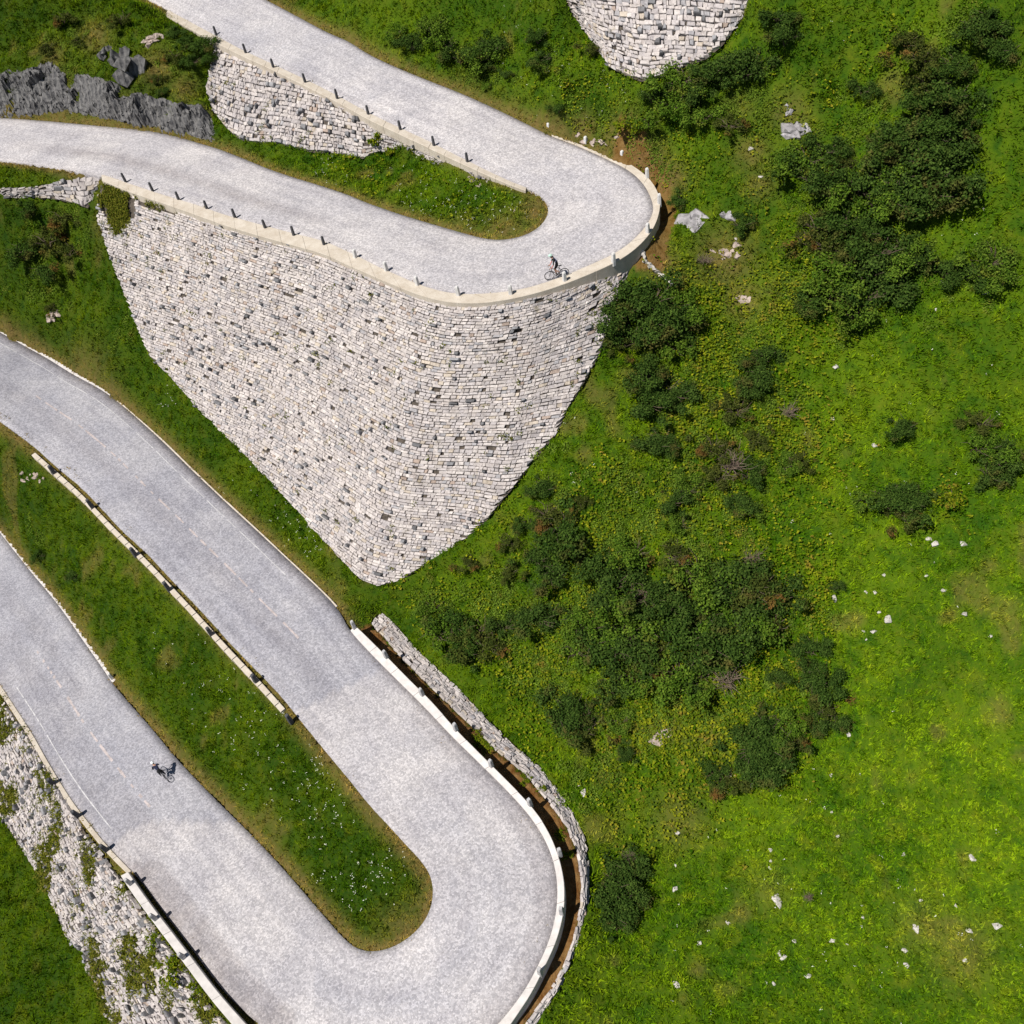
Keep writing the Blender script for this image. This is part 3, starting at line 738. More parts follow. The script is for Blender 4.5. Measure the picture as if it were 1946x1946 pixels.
def stone_wall(name, Wl, label, mode='contour', course=0.205, length=0.32, n_u=260, out=0.10, p_big=0.020, p_hole=0.018, skip=(), jitter=0.022, keep_fn=None, dim=1.0):  # blocks laid along level courses
    T, B = fill(Wl[0]), fill(Wl[1])
    # matched rulings: both lines share their key points
    u_key = np.linspace(0, 1, len(T)); uu = np.linspace(0, 1, n_u)
    seg = 0.5 * (np.linalg.norm(np.diff(T, axis=0), axis=1) + np.linalg.norm(np.diff(B, axis=0), axis=1))
    u_key = np.concatenate([[0], np.cumsum(seg)]) / seg.sum()
    T = np.column_stack([np.interp(uu, u_key, T[:, k]) for k in range(3)])
    B = np.column_stack([np.interp(uu, u_key, B[:, k]) for k in range(3)])
    for _ in range(3):
        for L_ in (T, B): L_[1:-1] = 0.25 * L_[:-2] + 0.5 * L_[1:-1] + 0.25 * L_[2:]
    def S(u, v):
        f = np.clip(u, 0, 1) * (n_u - 1); i = int(min(f, n_u - 2)); f -= i
        return (T[i] * (1 - f) + T[i + 1] * f) * (1 - v) + (B[i] * (1 - f) + B[i + 1] * f) * v
    def vz(u, z):
        f = np.clip(u, 0, 1) * (n_u - 1); i = int(min(f, n_u - 2)); f -= i
        a = T[i, 2] * (1 - f) + T[i + 1, 2] * f; b = B[i, 2] * (1 - f) + B[i + 1, 2] * f
        return (a - z) / max(a - b, 1e-3)
    V, Fc, Cc = [], [], []
    def block(c4, col, ex, inset):
        c4 = [np.array(p) for p in c4]
        cen = sum(c4) / 4
        nrm = np.cross(c4[2] - c4[0], c4[1] - c4[3]); ln = np.linalg.norm(nrm)
        if ln < 1e-4: return
        nrm /= ln
        if nrm[2] < 0: nrm = -nrm
        b0 = len(V)
        ring0 = [p + (cen - p) * inset for p in c4]
        mid_ = [p + nrm * (ex * 0.72) + rng.normal(0, 0.012, 3) for p in ring0]
        tilt = rng.normal(0, 0.018, 4)
        top_ = [p + (cen - p) * 0.16 + nrm * (ex + tilt[k]) + rng.normal(0, 0.010, 3) for k, p in enumerate(ring0)]
        base_ = [p - nrm * 0.14 for p in ring0]
        V.extend(base_ + mid_ + top_); Cc.extend([col] * 12)
        for r in (0, 4):
            for k in range(4):
                k2 = (k + 1) % 4
                Fc.append((b0 + r + k, b0 + r + k2, b0 + r + 4 + k2, b0 + r + 4 + k))
        Fc.append((b0 + 8, b0 + 9, b0 + 10, b0 + 11))
    def bad(p):
        if not skip: return False
        pp = project([p])[0]
        return any(inside(np.array([pp[0]]), np.array([pp[1]]), np.array(s, float))[0] for s in skip)
    levels = []
    if mode == 'contour':
        z = max(T[:, 2].max(), B[:, 2].max())
        zmin = min(T[:, 2].min(), B[:, 2].min())
        while z > zmin:
            dz = course * 0.72 * random.uniform(0.72, 1.32); levels.append((z, z - dz * 0.92)); z -= dz
    else:
        wdt = np.linalg.norm(T - B, axis=1).mean(); m = max(2, int(round(wdt / course)))
        levels = [(k / m, (k + 1) / m) for k in range(m)]
    du = 0.15 / seg.sum()
    for (a, b) in levels:
        u = random.uniform(0, 2) * du
        while u < 1:
            ln = length * random.choice((0.55, 0.7, 0.85, 1.0, 1.15, 1.5, 1.9)) * random.uniform(0.85, 1.15)
            # step along the course by real length
            if mode == 'contour':
                va = min(max(vz(u, 0.5 * (a + b)), 0), 1)
            else: va = 0.5 * (a + b)
            p = S(u, va); u1 = u + du
            for _ in range(60):
                vb = min(max(vz(u1, 0.5 * (a + b)), 0), 1) if mode == 'contour' else va
                if np.linalg.norm(S(u1, vb) - p) >= ln or u1 >= 1: break
                u1 += du * 0.5
            u1 = min(u1, 1.0)
            if mode == 'contour':
                w0, w1, w2, w3 = vz(u, a), vz(u1, a), vz(u1, b), vz(u, b)
                vm = 0.25 * (w0 + w1 + w2 + w3)
                ok = -0.01 <= vm <= 1.005 and abs(w2 - w1) < 0.6
                c4 = [S(u, min(max(w0, 0), 1)), S(u1, min(max(w1, 0), 1)), S(u1, min(max(w2, 0), 1)), S(u, min(max(w3, 0), 1))] if ok else None
                if ok and np.linalg.norm(c4[0] - c4[1]) > 3 * ln: ok = False
            else:
                ok = True; c4 = [S(u, a), S(u1, a), S(u1, b), S(u, b)]
            if ok:
                cen = sum(c4) / 4
                if not bad(cen) and (keep_fn is None or keep_fn(cen)):
                    r = random.random()
                    for k in range(4): c4[k] = c4[k] + rng.normal(0, jitter * 0.5, 3)
                    if r < p_big:
                        block(c4, np.array((0.24, 0.24, 0.25)) * random.uniform(0.5, 1.5) * dim, out + random.uniform(0.14, 0.30), 0.02)
                    elif r > p_hole + p_big:
                        block(c4, stone_col() * dim, out + random.uniform(-0.03, 0.035) + 0.06 * float(vnoise(np.array([u * 40.0]), np.array([a * 9.0]), 1.0, 77)[0]), 0.055)
            u = u1
    root = empty(name, (0, 0, 0))
    o = np_mesh('stone_courses', np.array(V), Fc, M_STONE, root, False, {'stone': ('POINT', np.array(Cc))})
    nvv = 24
    v = np.linspace(0, 1, nvv)
    G = T[:, None, :] * (1 - v)[None, :, None] + B[:, None, :] * v[None, :, None]
    G = G.reshape(-1, 3).copy(); G[:, 2] -= 0.10
    gi = np.arange(n_u * nvv).reshape(n_u, nvv)
    bf = np.stack([gi[:-1, :-1], gi[1:, :-1], gi[1:, 1:], gi[:-1, 1:]], -1).reshape(-1, 4)
    np_mesh('backing', G, bf, M_JOINT, root, True)
    tag(root, label, 'wall')
    return S, T, B

main_skip = [[(180,330),(205,345),(255,372),(262,400),(235,440),(222,448),(205,420),(196,400)], [(262,370),(330,392),(345,408),(300,402),(265,392)]]
S_main = stone_wall('stone_wall', WALL_MAIN, 'huge pale dry-stone retaining wall, triangular, below the upper hairpin', skip=main_skip)
S_up = stone_wall('stone_wall', WALL_UP, 'pale rubble retaining wall under the topmost road arm, beside the dark rocks', course=0.22, length=0.28, p_big=0.045, p_hole=0.03, jitter=0.06, dim=0.92)
stone_wall('stone_wall', WALL_TOP, 'pale rough stone wall cut off by the top edge, above the green slope', course=0.25, length=0.32, p_big=0.05, p_hole=0.03, jitter=0.07)
def low_keep(p):
    return vn1(p) > -0.22 or random.random() < 0.22
def vn1(p): return float(vnoise(np.array([p[0]]), np.array([p[1] ]), 1.6, 21)[0])
S_low = stone_wall('stone_wall', WALL_LOW, 'mossy broken stone wall under the lower road arm, bottom left', course=0.20, length=0.24, p_big=0.05, p_hole=0.05, jitter=0.06, keep_fn=low_keep, dim=0.95)
S_small = stone_wall('stone_wall', WALL_SMALL, 'short grey rubble wall beneath the road at the left edge', mode='v', course=0.27, length=0.40, p_big=0.06, p_hole=0.05, jitter=0.08, dim=0.8)
S_berm = stone_wall('stone_wall', BERM, 'narrow curved dry-stone wall outside the lower hairpin kerb', mode='v', course=0.19, length=0.30, out=0.05, p_big=0.0, p_hole=0.02, jitter=0.05)

# ------------------------------------------------------------------ guard posts
def post_mesh(name, w=0.24, h=0.62):
    bm = bmesh.new()
    prof = [(w * 0.5, -0.25), (w * 0.5, h * 0.15), (w * 0.42, h * 0.90), (w * 0.30, h)]
    rings = []
    for r, z in prof:
        c_ = r * 0.72
        rings.append([bm.verts.new((x, y, z)) for x, y in ((r, c_), (c_, r), (-c_, r), (-r, c_), (-r, -c_), (-c_, -r), (c_, -r), (r, -c_))])
    for a, b in zip(rings[:-1], rings[1:]):
        for k in range(8): bm.faces.new((a[k], a[(k + 1) % 8], b[(k + 1) % 8], b[k]))
    bm.faces.new(rings[-1]); bm.faces.new(rings[0][::-1])
    me = bpy.data.meshes.new(name); bmesh.ops.recalc_face_normals(bm, faces=bm.faces); bm.to_mesh(me); bm.free()
    return me
pm_dark = post_mesh('guard_post', 0.19, 0.74); pm_dark.materials.append(M_POST)
pm_stub = post_mesh('guard_post', 0.30, 0.85); pm_stub.materials.append(M_POST)
pm_tall = post_mesh('guard_post', 0.27, 0.92); pm_tall.materials.append(plain('grey_granite', (0.40, 0.39, 0.39), 0.8, var=0.2, scale=6))
pm_pale = post_mesh('guard_post', 0.26, 0.70); pm_pale.materials.append(M_POSTW)
ORD = ['first', 'second', 'third', 'fourth', 'fifth', 'sixth', 'seventh', 'eighth', 'ninth', 'tenth', 'eleventh', 'twelfth', 'thirteenth', 'fourteenth', 'fifteenth', 'sixteenth',
       'seventeenth', 'eighteenth', 'nineteenth', 'twentieth', 'twenty-first', 'twenty-second', 'twenty-third', 'twenty-fourth', 'twenty-fifth', 'twenty-sixth', 'twenty-seventh', 'twenty-eighth', 'twenty-ninth', 'thirtieth', 'thirty-first', 'thirty-second', 'thirty-third', 'thirty-fourth', 'thirty-fifth', 'thirty-sixth']
def posts(rows, edge, mesh, desc, group, off=0.0, frm='from the left'):
    p = project(edge)
    for i, (x, y) in enumerate(rows):
        k = int(np.argmin(np.hypot(*(p - np.array((x, y))).T))); k = min(max(k, 1), len(edge) - 2)
        q = W(x, y, CZ - edge[k, 2] - off)
        tg = edge[k + 1] - edge[k - 1]
        o = bpy.data.objects.new('guard_post', mesh); COL.objects.link(o)
        o.location = q; o.rotation_euler = (random.uniform(-.03, .03), random.uniform(-.03, .03), math.atan2(tg[1], tg[0]) + random.uniform(-.1, .1))
        s = random.uniform(0.93, 1.07); o.scale = (1, 1, s)
        tag(o, '%s, %s' % (desc, (ORD[i] + ' ' + frm)), 'post', group)
posts([(411,66),(467,100),(519.6,128),(580,156),(641,187),(700,217),(761,246),(824.6,276),(888,307)], ai, pm_dark, 'dark guard post on the lower kerb of the topmost road arm', 'guard posts along the topmost road arm', 0.05)
posts([(238.6,345),(290,362),(339.5,379),(393,396),(446.6,413),(504,433),(558.4,447),(616,465)], ao, pm_dark, 'dark guard post on the cream kerb above the big wall', 'guard posts above the big wall', 0.08)
posts([(675.5,489),(734.5,514),(793.5,541),(871,561),(970.6,559),(1073,533.6),(1166,498),(1231,441),(1253,386)], ao, pm_pale, 'pale guard post, lower half of the upper hairpin kerb', 'guard posts round the upper hairpin', 0.08)
posts([(1043.5,249),(1113,275),(1182,303),(1230,337)], ao, pm_pale, 'white guard post, upper half of the upper hairpin kerb', 'white guard posts by the brown earth', 0.08)
posts([(102,898),(175,963),(257,1054),(321,1120),(401.6,1205),(486,1294),(552,1370)], bi, pm_stub, 'dark guard post stub on the strip beside middle road arm', 'guard posts along the middle road arm', 0.03)
posts([(674,1194),(735,1250),(803,1321),(867,1388),(934,1456),(1008,1530),(1064,1623),(1068,1736),(1027,1850)], bo, pm_tall, 'pale guard post on the lower hairpin kerb', 'guard posts round the lower hairpin', 0.2, 'going down the curve')
posts([(102,1490),(149,1551),(202.5,1616)], bo, pm_stub, 'dark guard post on the worn kerb above the mossy wall', 'guard posts above the mossy wall', 0.06)
posts([(249,1680),(297,1747),(350,1820)], bo, pm_tall, 'pale guard post standing on the low white parapet', 'guard posts on the parapet', 0.5)
posts([(214,1289)], bi, pm_pale, 'lone pale guard post ending the broken kerb by the grass', 'guard post of the broken kerb', 0.05, 'and only one')

# ------------------------------------------------------------------ rock outcrop, boulders
def hull_chunk(bm, c_, size, n=14, seed=0, stretch=(1, 1, 1), rot=0.0):
    r = random.Random(seed)
    vs = []
    for _ in range(n):
        d = Vector((r.gauss(0, 1), r.gauss(0, 1), r.gauss(0, 1))).normalized() * r.uniform(0.75, 1.1)
        d = Vector((d.x * stretch[0], d.y * stretch[1], d.z * stretch[2])) * size
        d = Matrix.Rotation(rot, 3, 'Z') @ d
        vs.append(bm.verts.new(Vector(c_) + d))
    res = bmesh.ops.convex_hull(bm, input=vs)
    bmesh.ops.delete(bm, geom=[v for v in vs if v.is_valid and not v.link_faces], context='VERTS')

def slab_chunk(bm, c_, size, r):
    vs = []
    R_ = Matrix.Rotation(r.gauss(.5, .7), 3, 'Z') @ Matrix.Rotation(r.gauss(-.25, .4), 3, 'X') @ Matrix.Rotation(r.gauss(.45, .45), 3, 'Y')
    for k in range(r.choice((1, 2, 2, 3))):
        off = Vector((r.uniform(-.5, .5), r.uniform(-.3, .3), r.uniform(-.4, .3))) * size
        sx, sy, sz = size * r.uniform(.35, .8), size * r.uniform(.35, .8), size * r.uniform(.5, 1.1)
        vs = [bm.verts.new(Vector(c_) + off + R_ @ Vector((x * sx * r.uniform(.6, 1.1), y * sy * r.uniform(.6, 1.1), z * sz * r.uniform(.7, 1.1)))) for x in (-1, 1) for y in (-1, 1) for z in (-1, 0.2, 1)]
        bmesh.ops.convex_hull(bm, input=vs)
        bmesh.ops.delete(bm, geom=[v for v in vs if v.is_valid and not v.link_faces], context='VERTS')

def rocks(name, centres, mat, label, cat='rock', stretch=(1, 1, 1), n=14, bev=True):
    bm = bmesh.new()
    for i, (p, s) in enumerate(centres):
        if bev == 'slab' and i % 3: slab_chunk(bm, p, s, random.Random(i)); continue
        hull_chunk(bm, p, s, n, int(p[0] * 991 + p[1] * 77 + i), (random.uniform(.8, 1.25) * stretch[0], random.uniform(.7, 1.1) * stretch[1], random.uniform(.7, 1.2) * stretch[2]), random.uniform(0, 3))
    c0 = sum((Vector(p) for p, _ in centres), Vector()) / len(centres)
    bmesh.ops.translate(bm, verts=bm.verts, vec=-c0)
    o = bm_obj(name, bm, mat); o.location = c0
    tag(o, label, cat); return o

r = random.Random(3)
top_l = [(-90,140),(0,132),(62,128),(100,112),(150,138),(210,152),(250,172),(300,186),(345,190),(385,200),(410,225)]
bot_l = [(-90,230),(0,229),(62,228),(120,221),(165,228),(230,240),(290,248),(330,259),(385,272),(424,284)]
NU, NV = 170, 30
tl, bl = resample(np.array(top_l, float), NU), resample(np.array(bot_l, float), NU)
vv = np.linspace(0, 1, NV)
pg = (tl[:, None] * (1 - vv)[None, :, None] + bl[:, None] * vv[None, :, None]).reshape(-1, 2) + rng.normal(0, 1.2, (NU * NV, 2))
G = ground_px(pg)
def facet(P, cell, seed):
    """height of the nearest random block: gives flat broken steps instead of soft noise"""
    q = np.column_stack([P[:, 0] * .8 + P[:, 1] * .5, P[:, 1] * .5 - P[:, 0] * .35 + P[:, 2] * 1.1]) / cell
    b = np.floor(q); best = np.full(len(q), 9.0); val = np.zeros(len(q))
    for i in (-1, 0, 1):
        for j in (-1, 0, 1):
            c_ = b + [i, j]; h = np.abs(np.sin(c_[:, 0] * 127.1 + c_[:, 1] * 311.7 + seed) * 43758.5) % 1; h2 = np.abs(np.sin(c_[:, 0] * 269.5 + c_[:, 1] * 183.3 + seed) * 43758.5) % 1
            dx, dy = q[:, 0] - c_[:, 0] - h, q[:, 1] - c_[:, 1] - h2; d_ = dx * dx + dy * dy
            m = d_ < best; best[m] = d_[m]; val[m] = (h * .7 + .3 * h2 + .5 * dx * (h2 - .5) + .5 * dy * (h - .5))[m]
    return val
off = 0.85 * (facet(G, 1.7, 1.0) - .42) + 0.55 * (facet(G, .8, 5.0) - .4) + 0.22 * (facet(G, .4, 9.0) - .5) + 0.35 * vnoise(G[:, 0], G[:, 1], 3.0, 81)
vg = np.tile(vv, NU); ug = np.repeat(np.linspace(0, 1, NU), NV)
env = np.clip(np.minimum(vg, 1 - vg) * 5, 0, 1) * np.clip((1 - ug) * 14, 0, 1)
off = (off + .30) * env - .22 * (1 - env)
G = G + off[:, None] * np.array([0.08, -0.62, 0.80])
gi = np.arange(NU * NV).reshape(NU, NV)
of = np.stack([gi[:-1, :-1], gi[:-1, 1:], gi[1:, 1:], gi[1:, :-1]], -1).reshape(-1, 4)
of = np.vstack([of[:, [0, 1, 2]], of[:, [0, 2, 3]]])
tag(np_mesh('rock_outcrop', G, of, M_ROCK), 'dark craggy rock outcrop beside the road, upper left', 'rock')
for (x, y, s, lab) in ((222,110,1.0,'dark angular boulder in the grass above the outcrop, left of its larger neighbour'),(240,138,1.5,'large dark boulder standing in the grass above the rock outcrop'),(196,100,.7,'small dark boulder, leftmost of the three above the rock outcrop')):
    p = ground_px([(x, y)], 0.4)[0]
    rocks('boulder', [(p + [0, 0, .3 * s], s), (p + [.5 * s, .2, 0], .7 * s), (p + [-.3 * s, -.4, .1], .6 * s)], M_ROCK, lab, 'boulder', (1, .8, 1.1), 12, 'slab')
for (x, y, s, n_, lab) in ((1519,245,1.0,9,'greyish rock slab showing through the turf, upper right slope'),(1318,413,1.0,12,'grey rock slab in the grass just right of the upper hairpin'),(1380,410,.6,5,'small rusty rock patch right of the grey slab by the hairpin'),
    (1385,478,.55,16,'broad gravelly patch of pinkish stones in dry grass right of the hairpin'),(1415,568,.6,10,'pale stony patch lowest in the dry grass right of the hairpin'),(1264,1388,.9,5,'reddish rock face in the leafy growth near the big thicket'),(1500,209,.45,4,'small pinkish rock above the grey slab, upper right slope'),
    (280,75,.7,10,'grey rubble patch in the grass at the top left edge'),(100,600,.6,7,'grey rocks in shrubs at the left edge above the middle road'),(1130,268,.5,9,'row stone, grey, in the brown earth behind the white guard posts'),(75,905,.35,12,'broken stone below the kerb strip at the left edge'),(900,345,.35,9,'pale loose stone near the end of the upper grassy island'),(975,400,.3,6,'bare earth-coloured stones in the tip of the upper grassy island')):
    cs = []
    q = [(x + r.gauss(0, 8.5 if n_ > 6 else 5) * (2.6 if 'row' in lab or 'below' in lab else 1), y + r.gauss(0, 6)) for _ in range(n_)]
    for p in ground_px(q): cs.append((p + [0, 0, -0.25 * s], s * r.uniform(.5, 1.1)))
    if lab.split()[0] in ('row', 'broken', 'pale') and 'patch' not in lab:
        for i, (p, sz) in enumerate(cs):
            o = rocks('loose_stone', [(p, sz)], M_BOULDER2, lab, 'stone', (1, .8, .6)); o['group'] = lab
        continue
    rocks('rock_patch', cs, M_SLAB if 'grey' in lab and 'slab' in lab else M_BOULDER2, lab, 'rock', (1, .8, .5))
# little drain of white stones below the upper hairpin
cs = []
for a, b in (((1217,468),(1224,494)),((1224,494),(1249,518)),((1249,518),(1282,543))):
    for f in np.linspace(0, 1, 7)[:-1]:
        p = ground_px([(a[0] + (b[0] - a[0]) * f, a[1] + (b[1] - a[1]) * f)], 0.2)[0]
        cs.append((p + [0, 0, .08], 0.24))
rocks('stone_drain', cs, M_BOULDER, 'small white stone drain running down from the upper hairpin wall', 'drain', (1.1, 1, .8), 12)

BOUL = [(1671,1165,5),(1686,1178,11),(1660,1200,7),(1640,1202,4),(1646,1215,3),(1585,1137,8),(1645,1127,5),(1662,1125,5),(1678,1094,5),(1792,1124,7),(1790,1170,0),(1832,1168,8),(1828,1034,9),(1778,1036,9),(1765,1025,7),(1660,850,8),(1589,698,8),(1582,797,6),(1505,992,5),(1883,1209,5),(1760,1094,4),
  (1612,1398,6),(1580,1474,5),(1580,1545,4),(1592,1588,5),(1463,1615,5),(1477,1713,13),(1463,1650,4),(1282,1688,8),(1284,1645,4),(1328,1793,6),(1482,1812,7),(1488,1820,7),(1582,1786,7),(1286,1872,8),(1534,1855,7),(1740,1764,9),(1718,1808,8),(1841,1769,7),(1817,1720,5),(1847,1630,8),(1716,1625,5),(1639,1743,4),(1832,1825,6),(1722,1834,6),(1287,1584,6),(1383,1755,5),(1508,1788,5),(1465,1636,4),(1872,559,7),(1778,592,4),(1445,337,6),(1398,458,6),(1425,283,8),(1429,1492,8),(1108,1508,9),(1100,1490,6),(1895,1760,9),(1750,1710,5),(1470,1870,4)]
bo_rows = [b for b in BOUL if b[2] > 0]
bp = ground_px([(x, y) for x, y, _ in bo_rows])
zones = [('upper right slope among the dark shrubs', lambda x, y: y < 720), ('meadow near the lone round shrub', lambda x, y: y < 1080), ('white scatter right of the big thicket', lambda x, y: y < 1330), ('meadow right of the lower hairpin', lambda x, y: True)]
zl = {}
for (x, y, s), p in zip(bo_rows, bp):
    for zi, (nm, fn) in enumerate(zones):
        if fn(x, y): zl.setdefault(zi, []).append((x, y, s, p)); break
bproto = []
for k in range(5):
    bm = bmesh.new(); hull_chunk(bm, (0, 0, 0.1), 1.0, 16, 40 + k, (1.2, .85, .6))
    me = bpy.data.meshes.new('boulder'); bmesh.ops.recalc_face_normals(bm, faces=bm.faces); bm.to_mesh(me); bm.free(); me.materials.append(M_BOULDER); bproto.append(me)
for zi, rows in zl.items():
    rows.sort(key=lambda q: q[1])
    for i, (x, y, s, p) in enumerate(rows):
        o = bpy.data.objects.new('boulder', random.choice(bproto)); COL.objects.link(o)
        o.location = (p[0], p[1], p[2] - 0.02); o.rotation_euler = (random.uniform(-.3, .3), random.uniform(-.3, .3), random.uniform(0, 6))
        sz = s / 33.0; o.scale = (sz, sz, sz)
        big = 'large' if s >= 10 else 'small' if s <= 5 else 'middling'
        tag(o, '%s white boulder, %s from the top in the %s' % (big, 'first' if i == 0 else ORD[i] if i < len(ORD) else 'last', zones[zi][0]), 'boulder', 'white boulders on the meadow')

# ------------------------------------------------------------------ shrubs
def leaf_quads(P, Nn, size, asp=0.6):
    """one pointed leaf (a rhombus) per point, facing Nn"""
    n = len(P)
    r1 = rng.normal(size=(n, 3)); t1 = np.cross(Nn, r1); t1 /= np.linalg.norm(t1, axis=1, keepdims=True) + 1e-9
    t2 = np.cross(Nn, t1)
    s = size * rng.uniform(0.65, 1.3, (n, 1))
    V = np.stack([P - t1 * s, P - t2 * s * asp, P + t1 * s, P + t2 * s * asp], 1).reshape(-1, 3)
    return V, np.arange(4 * n).reshape(n, 4)

def shrub_mesh(seed, mat, n=2600, leaf=0.075, flat=0.72, gaps=0.25):
    r = np.random.default_rng(seed)
    L_ = r.integers(11, 18)
    cen = r.normal(size=(L_, 3)) * [0.50, 0.50, 0.20] + [0, 0, 0.50]
    rad = r.uniform(0.18, 0.46, L_)
    k = r.choice(L_, n, p=rad ** 2 / (rad ** 2).sum())
    d = r.normal(size=(n, 3)); d[:, 2] = np.abs(d[:, 2]) * 1.0 - 0.25; d /= np.linalg.norm(d, axis=1, keepdims=True)
    rr = rad[k] * (1 - 0.7 * r.random(n) ** 1.6) * (1 + 0.26 * r.normal(size=n))
    P = cen[k] + d * rr[:, None] * [1, 1, flat]
    P += r.normal(size=P.shape) * [0.05, 0.05, 0.07]; P[:, 2] = np.maximum(P[:, 2], 0.02)
    keepm = vnoise(P[:, 0] * 3 + 20 * seed, P[:, 1] * 3 + P[:, 2] * 2, 0.8, seed) > -0.75 + gaps
    P, d = P[keepm], d[keepm]
    Nn = d * 0.7 + [0, 0, 0.45] + r.normal(size=P.shape) * 0.55
    Nn /= np.linalg.norm(Nn, axis=1, keepdims=True)
    V, Fq = leaf_quads(P, Nn, leaf)
    me_o = np_mesh('foliage', V, Fq, mat, None, False, {'rnd': ('POINT', np.repeat(np.clip(r.beta(1.3, 2.0, len(P)) * (0.55 + 0.6 * (vnoise(P[:, 0] + 30 * seed, P[:, 1], 0.3, seed + 5) * .5 + .5)), 0, 1), 4))})
    me = me_o.data; bpy.data.objects.remove(me_o)
    return me

def stem_mesh(seed):
    r = random.Random(seed); bm = bmesh.new()
    for _ in range(6):
        a = r.uniform(0, 6.28); e = (math.cos(a) * r.uniform(.3, .6), math.sin(a) * r.uniform(.3, .6), r.uniform(.4, .7))
        tube(bm, [(0, 0, -0.15), (e[0] * .35, e[1] * .35, e[2] * .55), e], [0.045, 0.03, 0.012], 5)
    for _ in range(9):
        a = r.uniform(0, 6.28); q1 = r.uniform(.5, .95); z1 = r.uniform(.45, .95)
        tube(bm, [(math.cos(a) * .2, math.sin(a) * .2, .3), (math.cos(a) * q1 * .6, math.sin(a) * q1 * .6, z1 * .8), (math.cos(a + .3) * q1, math.sin(a + .3) * q1, z1)], [0.02, 0.014, 0.006], 4, False)
    me = bpy.data.meshes.new('stems'); bm.to_mesh(me); bm.free(); me.materials.append(M_BARK); return me

PROTO = [(shrub_mesh(100 + k, M_SHRUB, 5200, 0.050), stem_mesh(k)) for k in range(8)]
PROTO_O = [(shrub_mesh(200 + k, M_SHRUB2, 4200, 0.050, gaps=0.38), stem_mesh(20 + k)) for k in range(3)]
PROTO_M = [(shrub_mesh(400 + k, M_SHRUB3, 4200, 0.052, gaps=0.35), stem_mesh(60 + k)) for k in range(4)]
PROTO_H = [(shrub_mesh(300 + k, M_HERB, 700, 0.12, 0.45, gaps=0.3), stem_mesh(40 + k)) for k in range(3)]

def shrubs(place, adj, rows, proto=None, cat='shrub'):
    rows = sorted(rows, key=lambda q: q[1])
    proto = proto or PROTO
    m = [rw[2] / 27.0 for rw in rows]
    for i, (x, y, rp) in enumerate(rows):
        rad = rp / 26.0
        p = ground_px([(x, y)], rad * 0.40)[0]
        e = empty('shrub' if proto is not PROTO_H else 'broadleaf_plant', (p[0], p[1], p[2] - 0.03), random.uniform(0, 6.28))
        e.scale = (rad * random.uniform(.92, 1.12), rad * random.uniform(.92, 1.12), rad * random.uniform(.8, 1.1))
        pr_, adj_ = proto, adj
        if proto is PROTO and len(rows) > 2:
            q_ = random.random()
            if q_ < 0.30: pr_, adj_ = PROTO_M, 'mid green shrub'
            elif q_ < 0.44: pr_, adj_ = PROTO_O, 'olive shrub'
        fm, sm = random.choice(pr_)
        for nm, me in (('foliage', fm), ('stems', sm)):
            o = bpy.data.objects.new(nm, me); COL.objects.link(o); o.parent = e
        size = 'large' if rp >= 48 else 'small' if rp <= 24 else ''
        pos = '' if len(rows) == 1 else ', %s from the top' % ORD[i]
        tag(e, ('%s %s %s%s' % (size, adj_, place, pos)).strip(), cat, None if len(rows) == 1 else 'shrubs ' + place.split(' ', 1)[1][:60])

D = 'dark green shrub'
shrubs('in the clump below the top stone wall', D, [(1415,141,42),(1360,144,35),(1292,157,42),(1280,199,40),(1334,225,38),(1386,241,30),(1312,183,36),(1238,184,26)])
shrubs('right of the top stone wall', D, [(1493,75,32),(1480,40,30)])
shrubs('alone in the grass, upper right', D, [(1639,180,23)])
shrubs('in the tall upper right thicket', D, [(1765,167,42),(1804,190,44),(1746,199,36),(1811,128,30),(1785,228,46),(1795,261,40),(1730,261,46),(1762,285,46),(1697,290,36),
  (1568,288,32),(1526,313,44),(1552,345,48),(1584,371,38),(1633,352,46),(1681,335,46),(1730,340,54),(1778,329,54),(1778,371,52),(1714,384,48),(1665,390,44),(1746,400,36),(1830,230,22)])
shrubs('with rusty leaves atop the upper right thicket', 'olive shrub', [(1756,110,38),(1722,80,34),(1600,318,28)], PROTO_O)
shrubs('in the top right corner', D, [(1850,66,34),(1890,50,40),(1905,110,30)])
shrubs('in the second right thicket', D, [(1600,430,38),(1642,442,34),(1577,468,44),(1623,475,44),(1665,483,48),(1707,497,44),(1740,494,34),(1600,516,48),(1649,522,54),(1688,538,44),(1600,558,48),(1642,567,48),(1568,580,38),(1616,597,42)])
shrubs('fringing the second right thicket', 'olive shrub', [(1552,430,38),(1530,455,26)], PROTO_O)
shrubs('at the right edge beside the second thicket', D, [(1795,517,28),(1843,523,34),(1878,500,38),(1905,530,34)])
shrubs('between the hairpin rocks and the second thicket', D, [(1406,426,27),(1292,380,22)])
shrubs('in the clump touching the big stone wall', D, [(1185,598,42),(1206,575,40),(1240,572,46),(1280,580,40),(1300,602,36),(1250,615,48),(1200,636,44),(1270,640,42),(1290,665,34),(1185,655,26)])
shrubs('in the clump below the wall clump', D, [(1222,722,36),(1262,735,42),(1240,768,40),(1284,752,36)])
shrubs('below both wall clumps, beside yellow herbs', D, [(1250,842,32),(1276,846,24)])
shrubs('above the topmost road arm', D, [(753,69,26),(784,91,30),(846,85,34),(871,107,34),(908,107,42),(939,100,38),(915,131,24),(820,60,34)])
shrubs('between topmost road arm and top wall', D, [(961,147,15),(927,162,15),(1023,79,25),(1030,116,27),(1033,133,20),(1126,94,27),(1061,212,17),(1234,246,24)])
shrubs('by the brown earth of the upper hairpin', 'bright green shrub', [(1203,234,26)], PROTO_H)
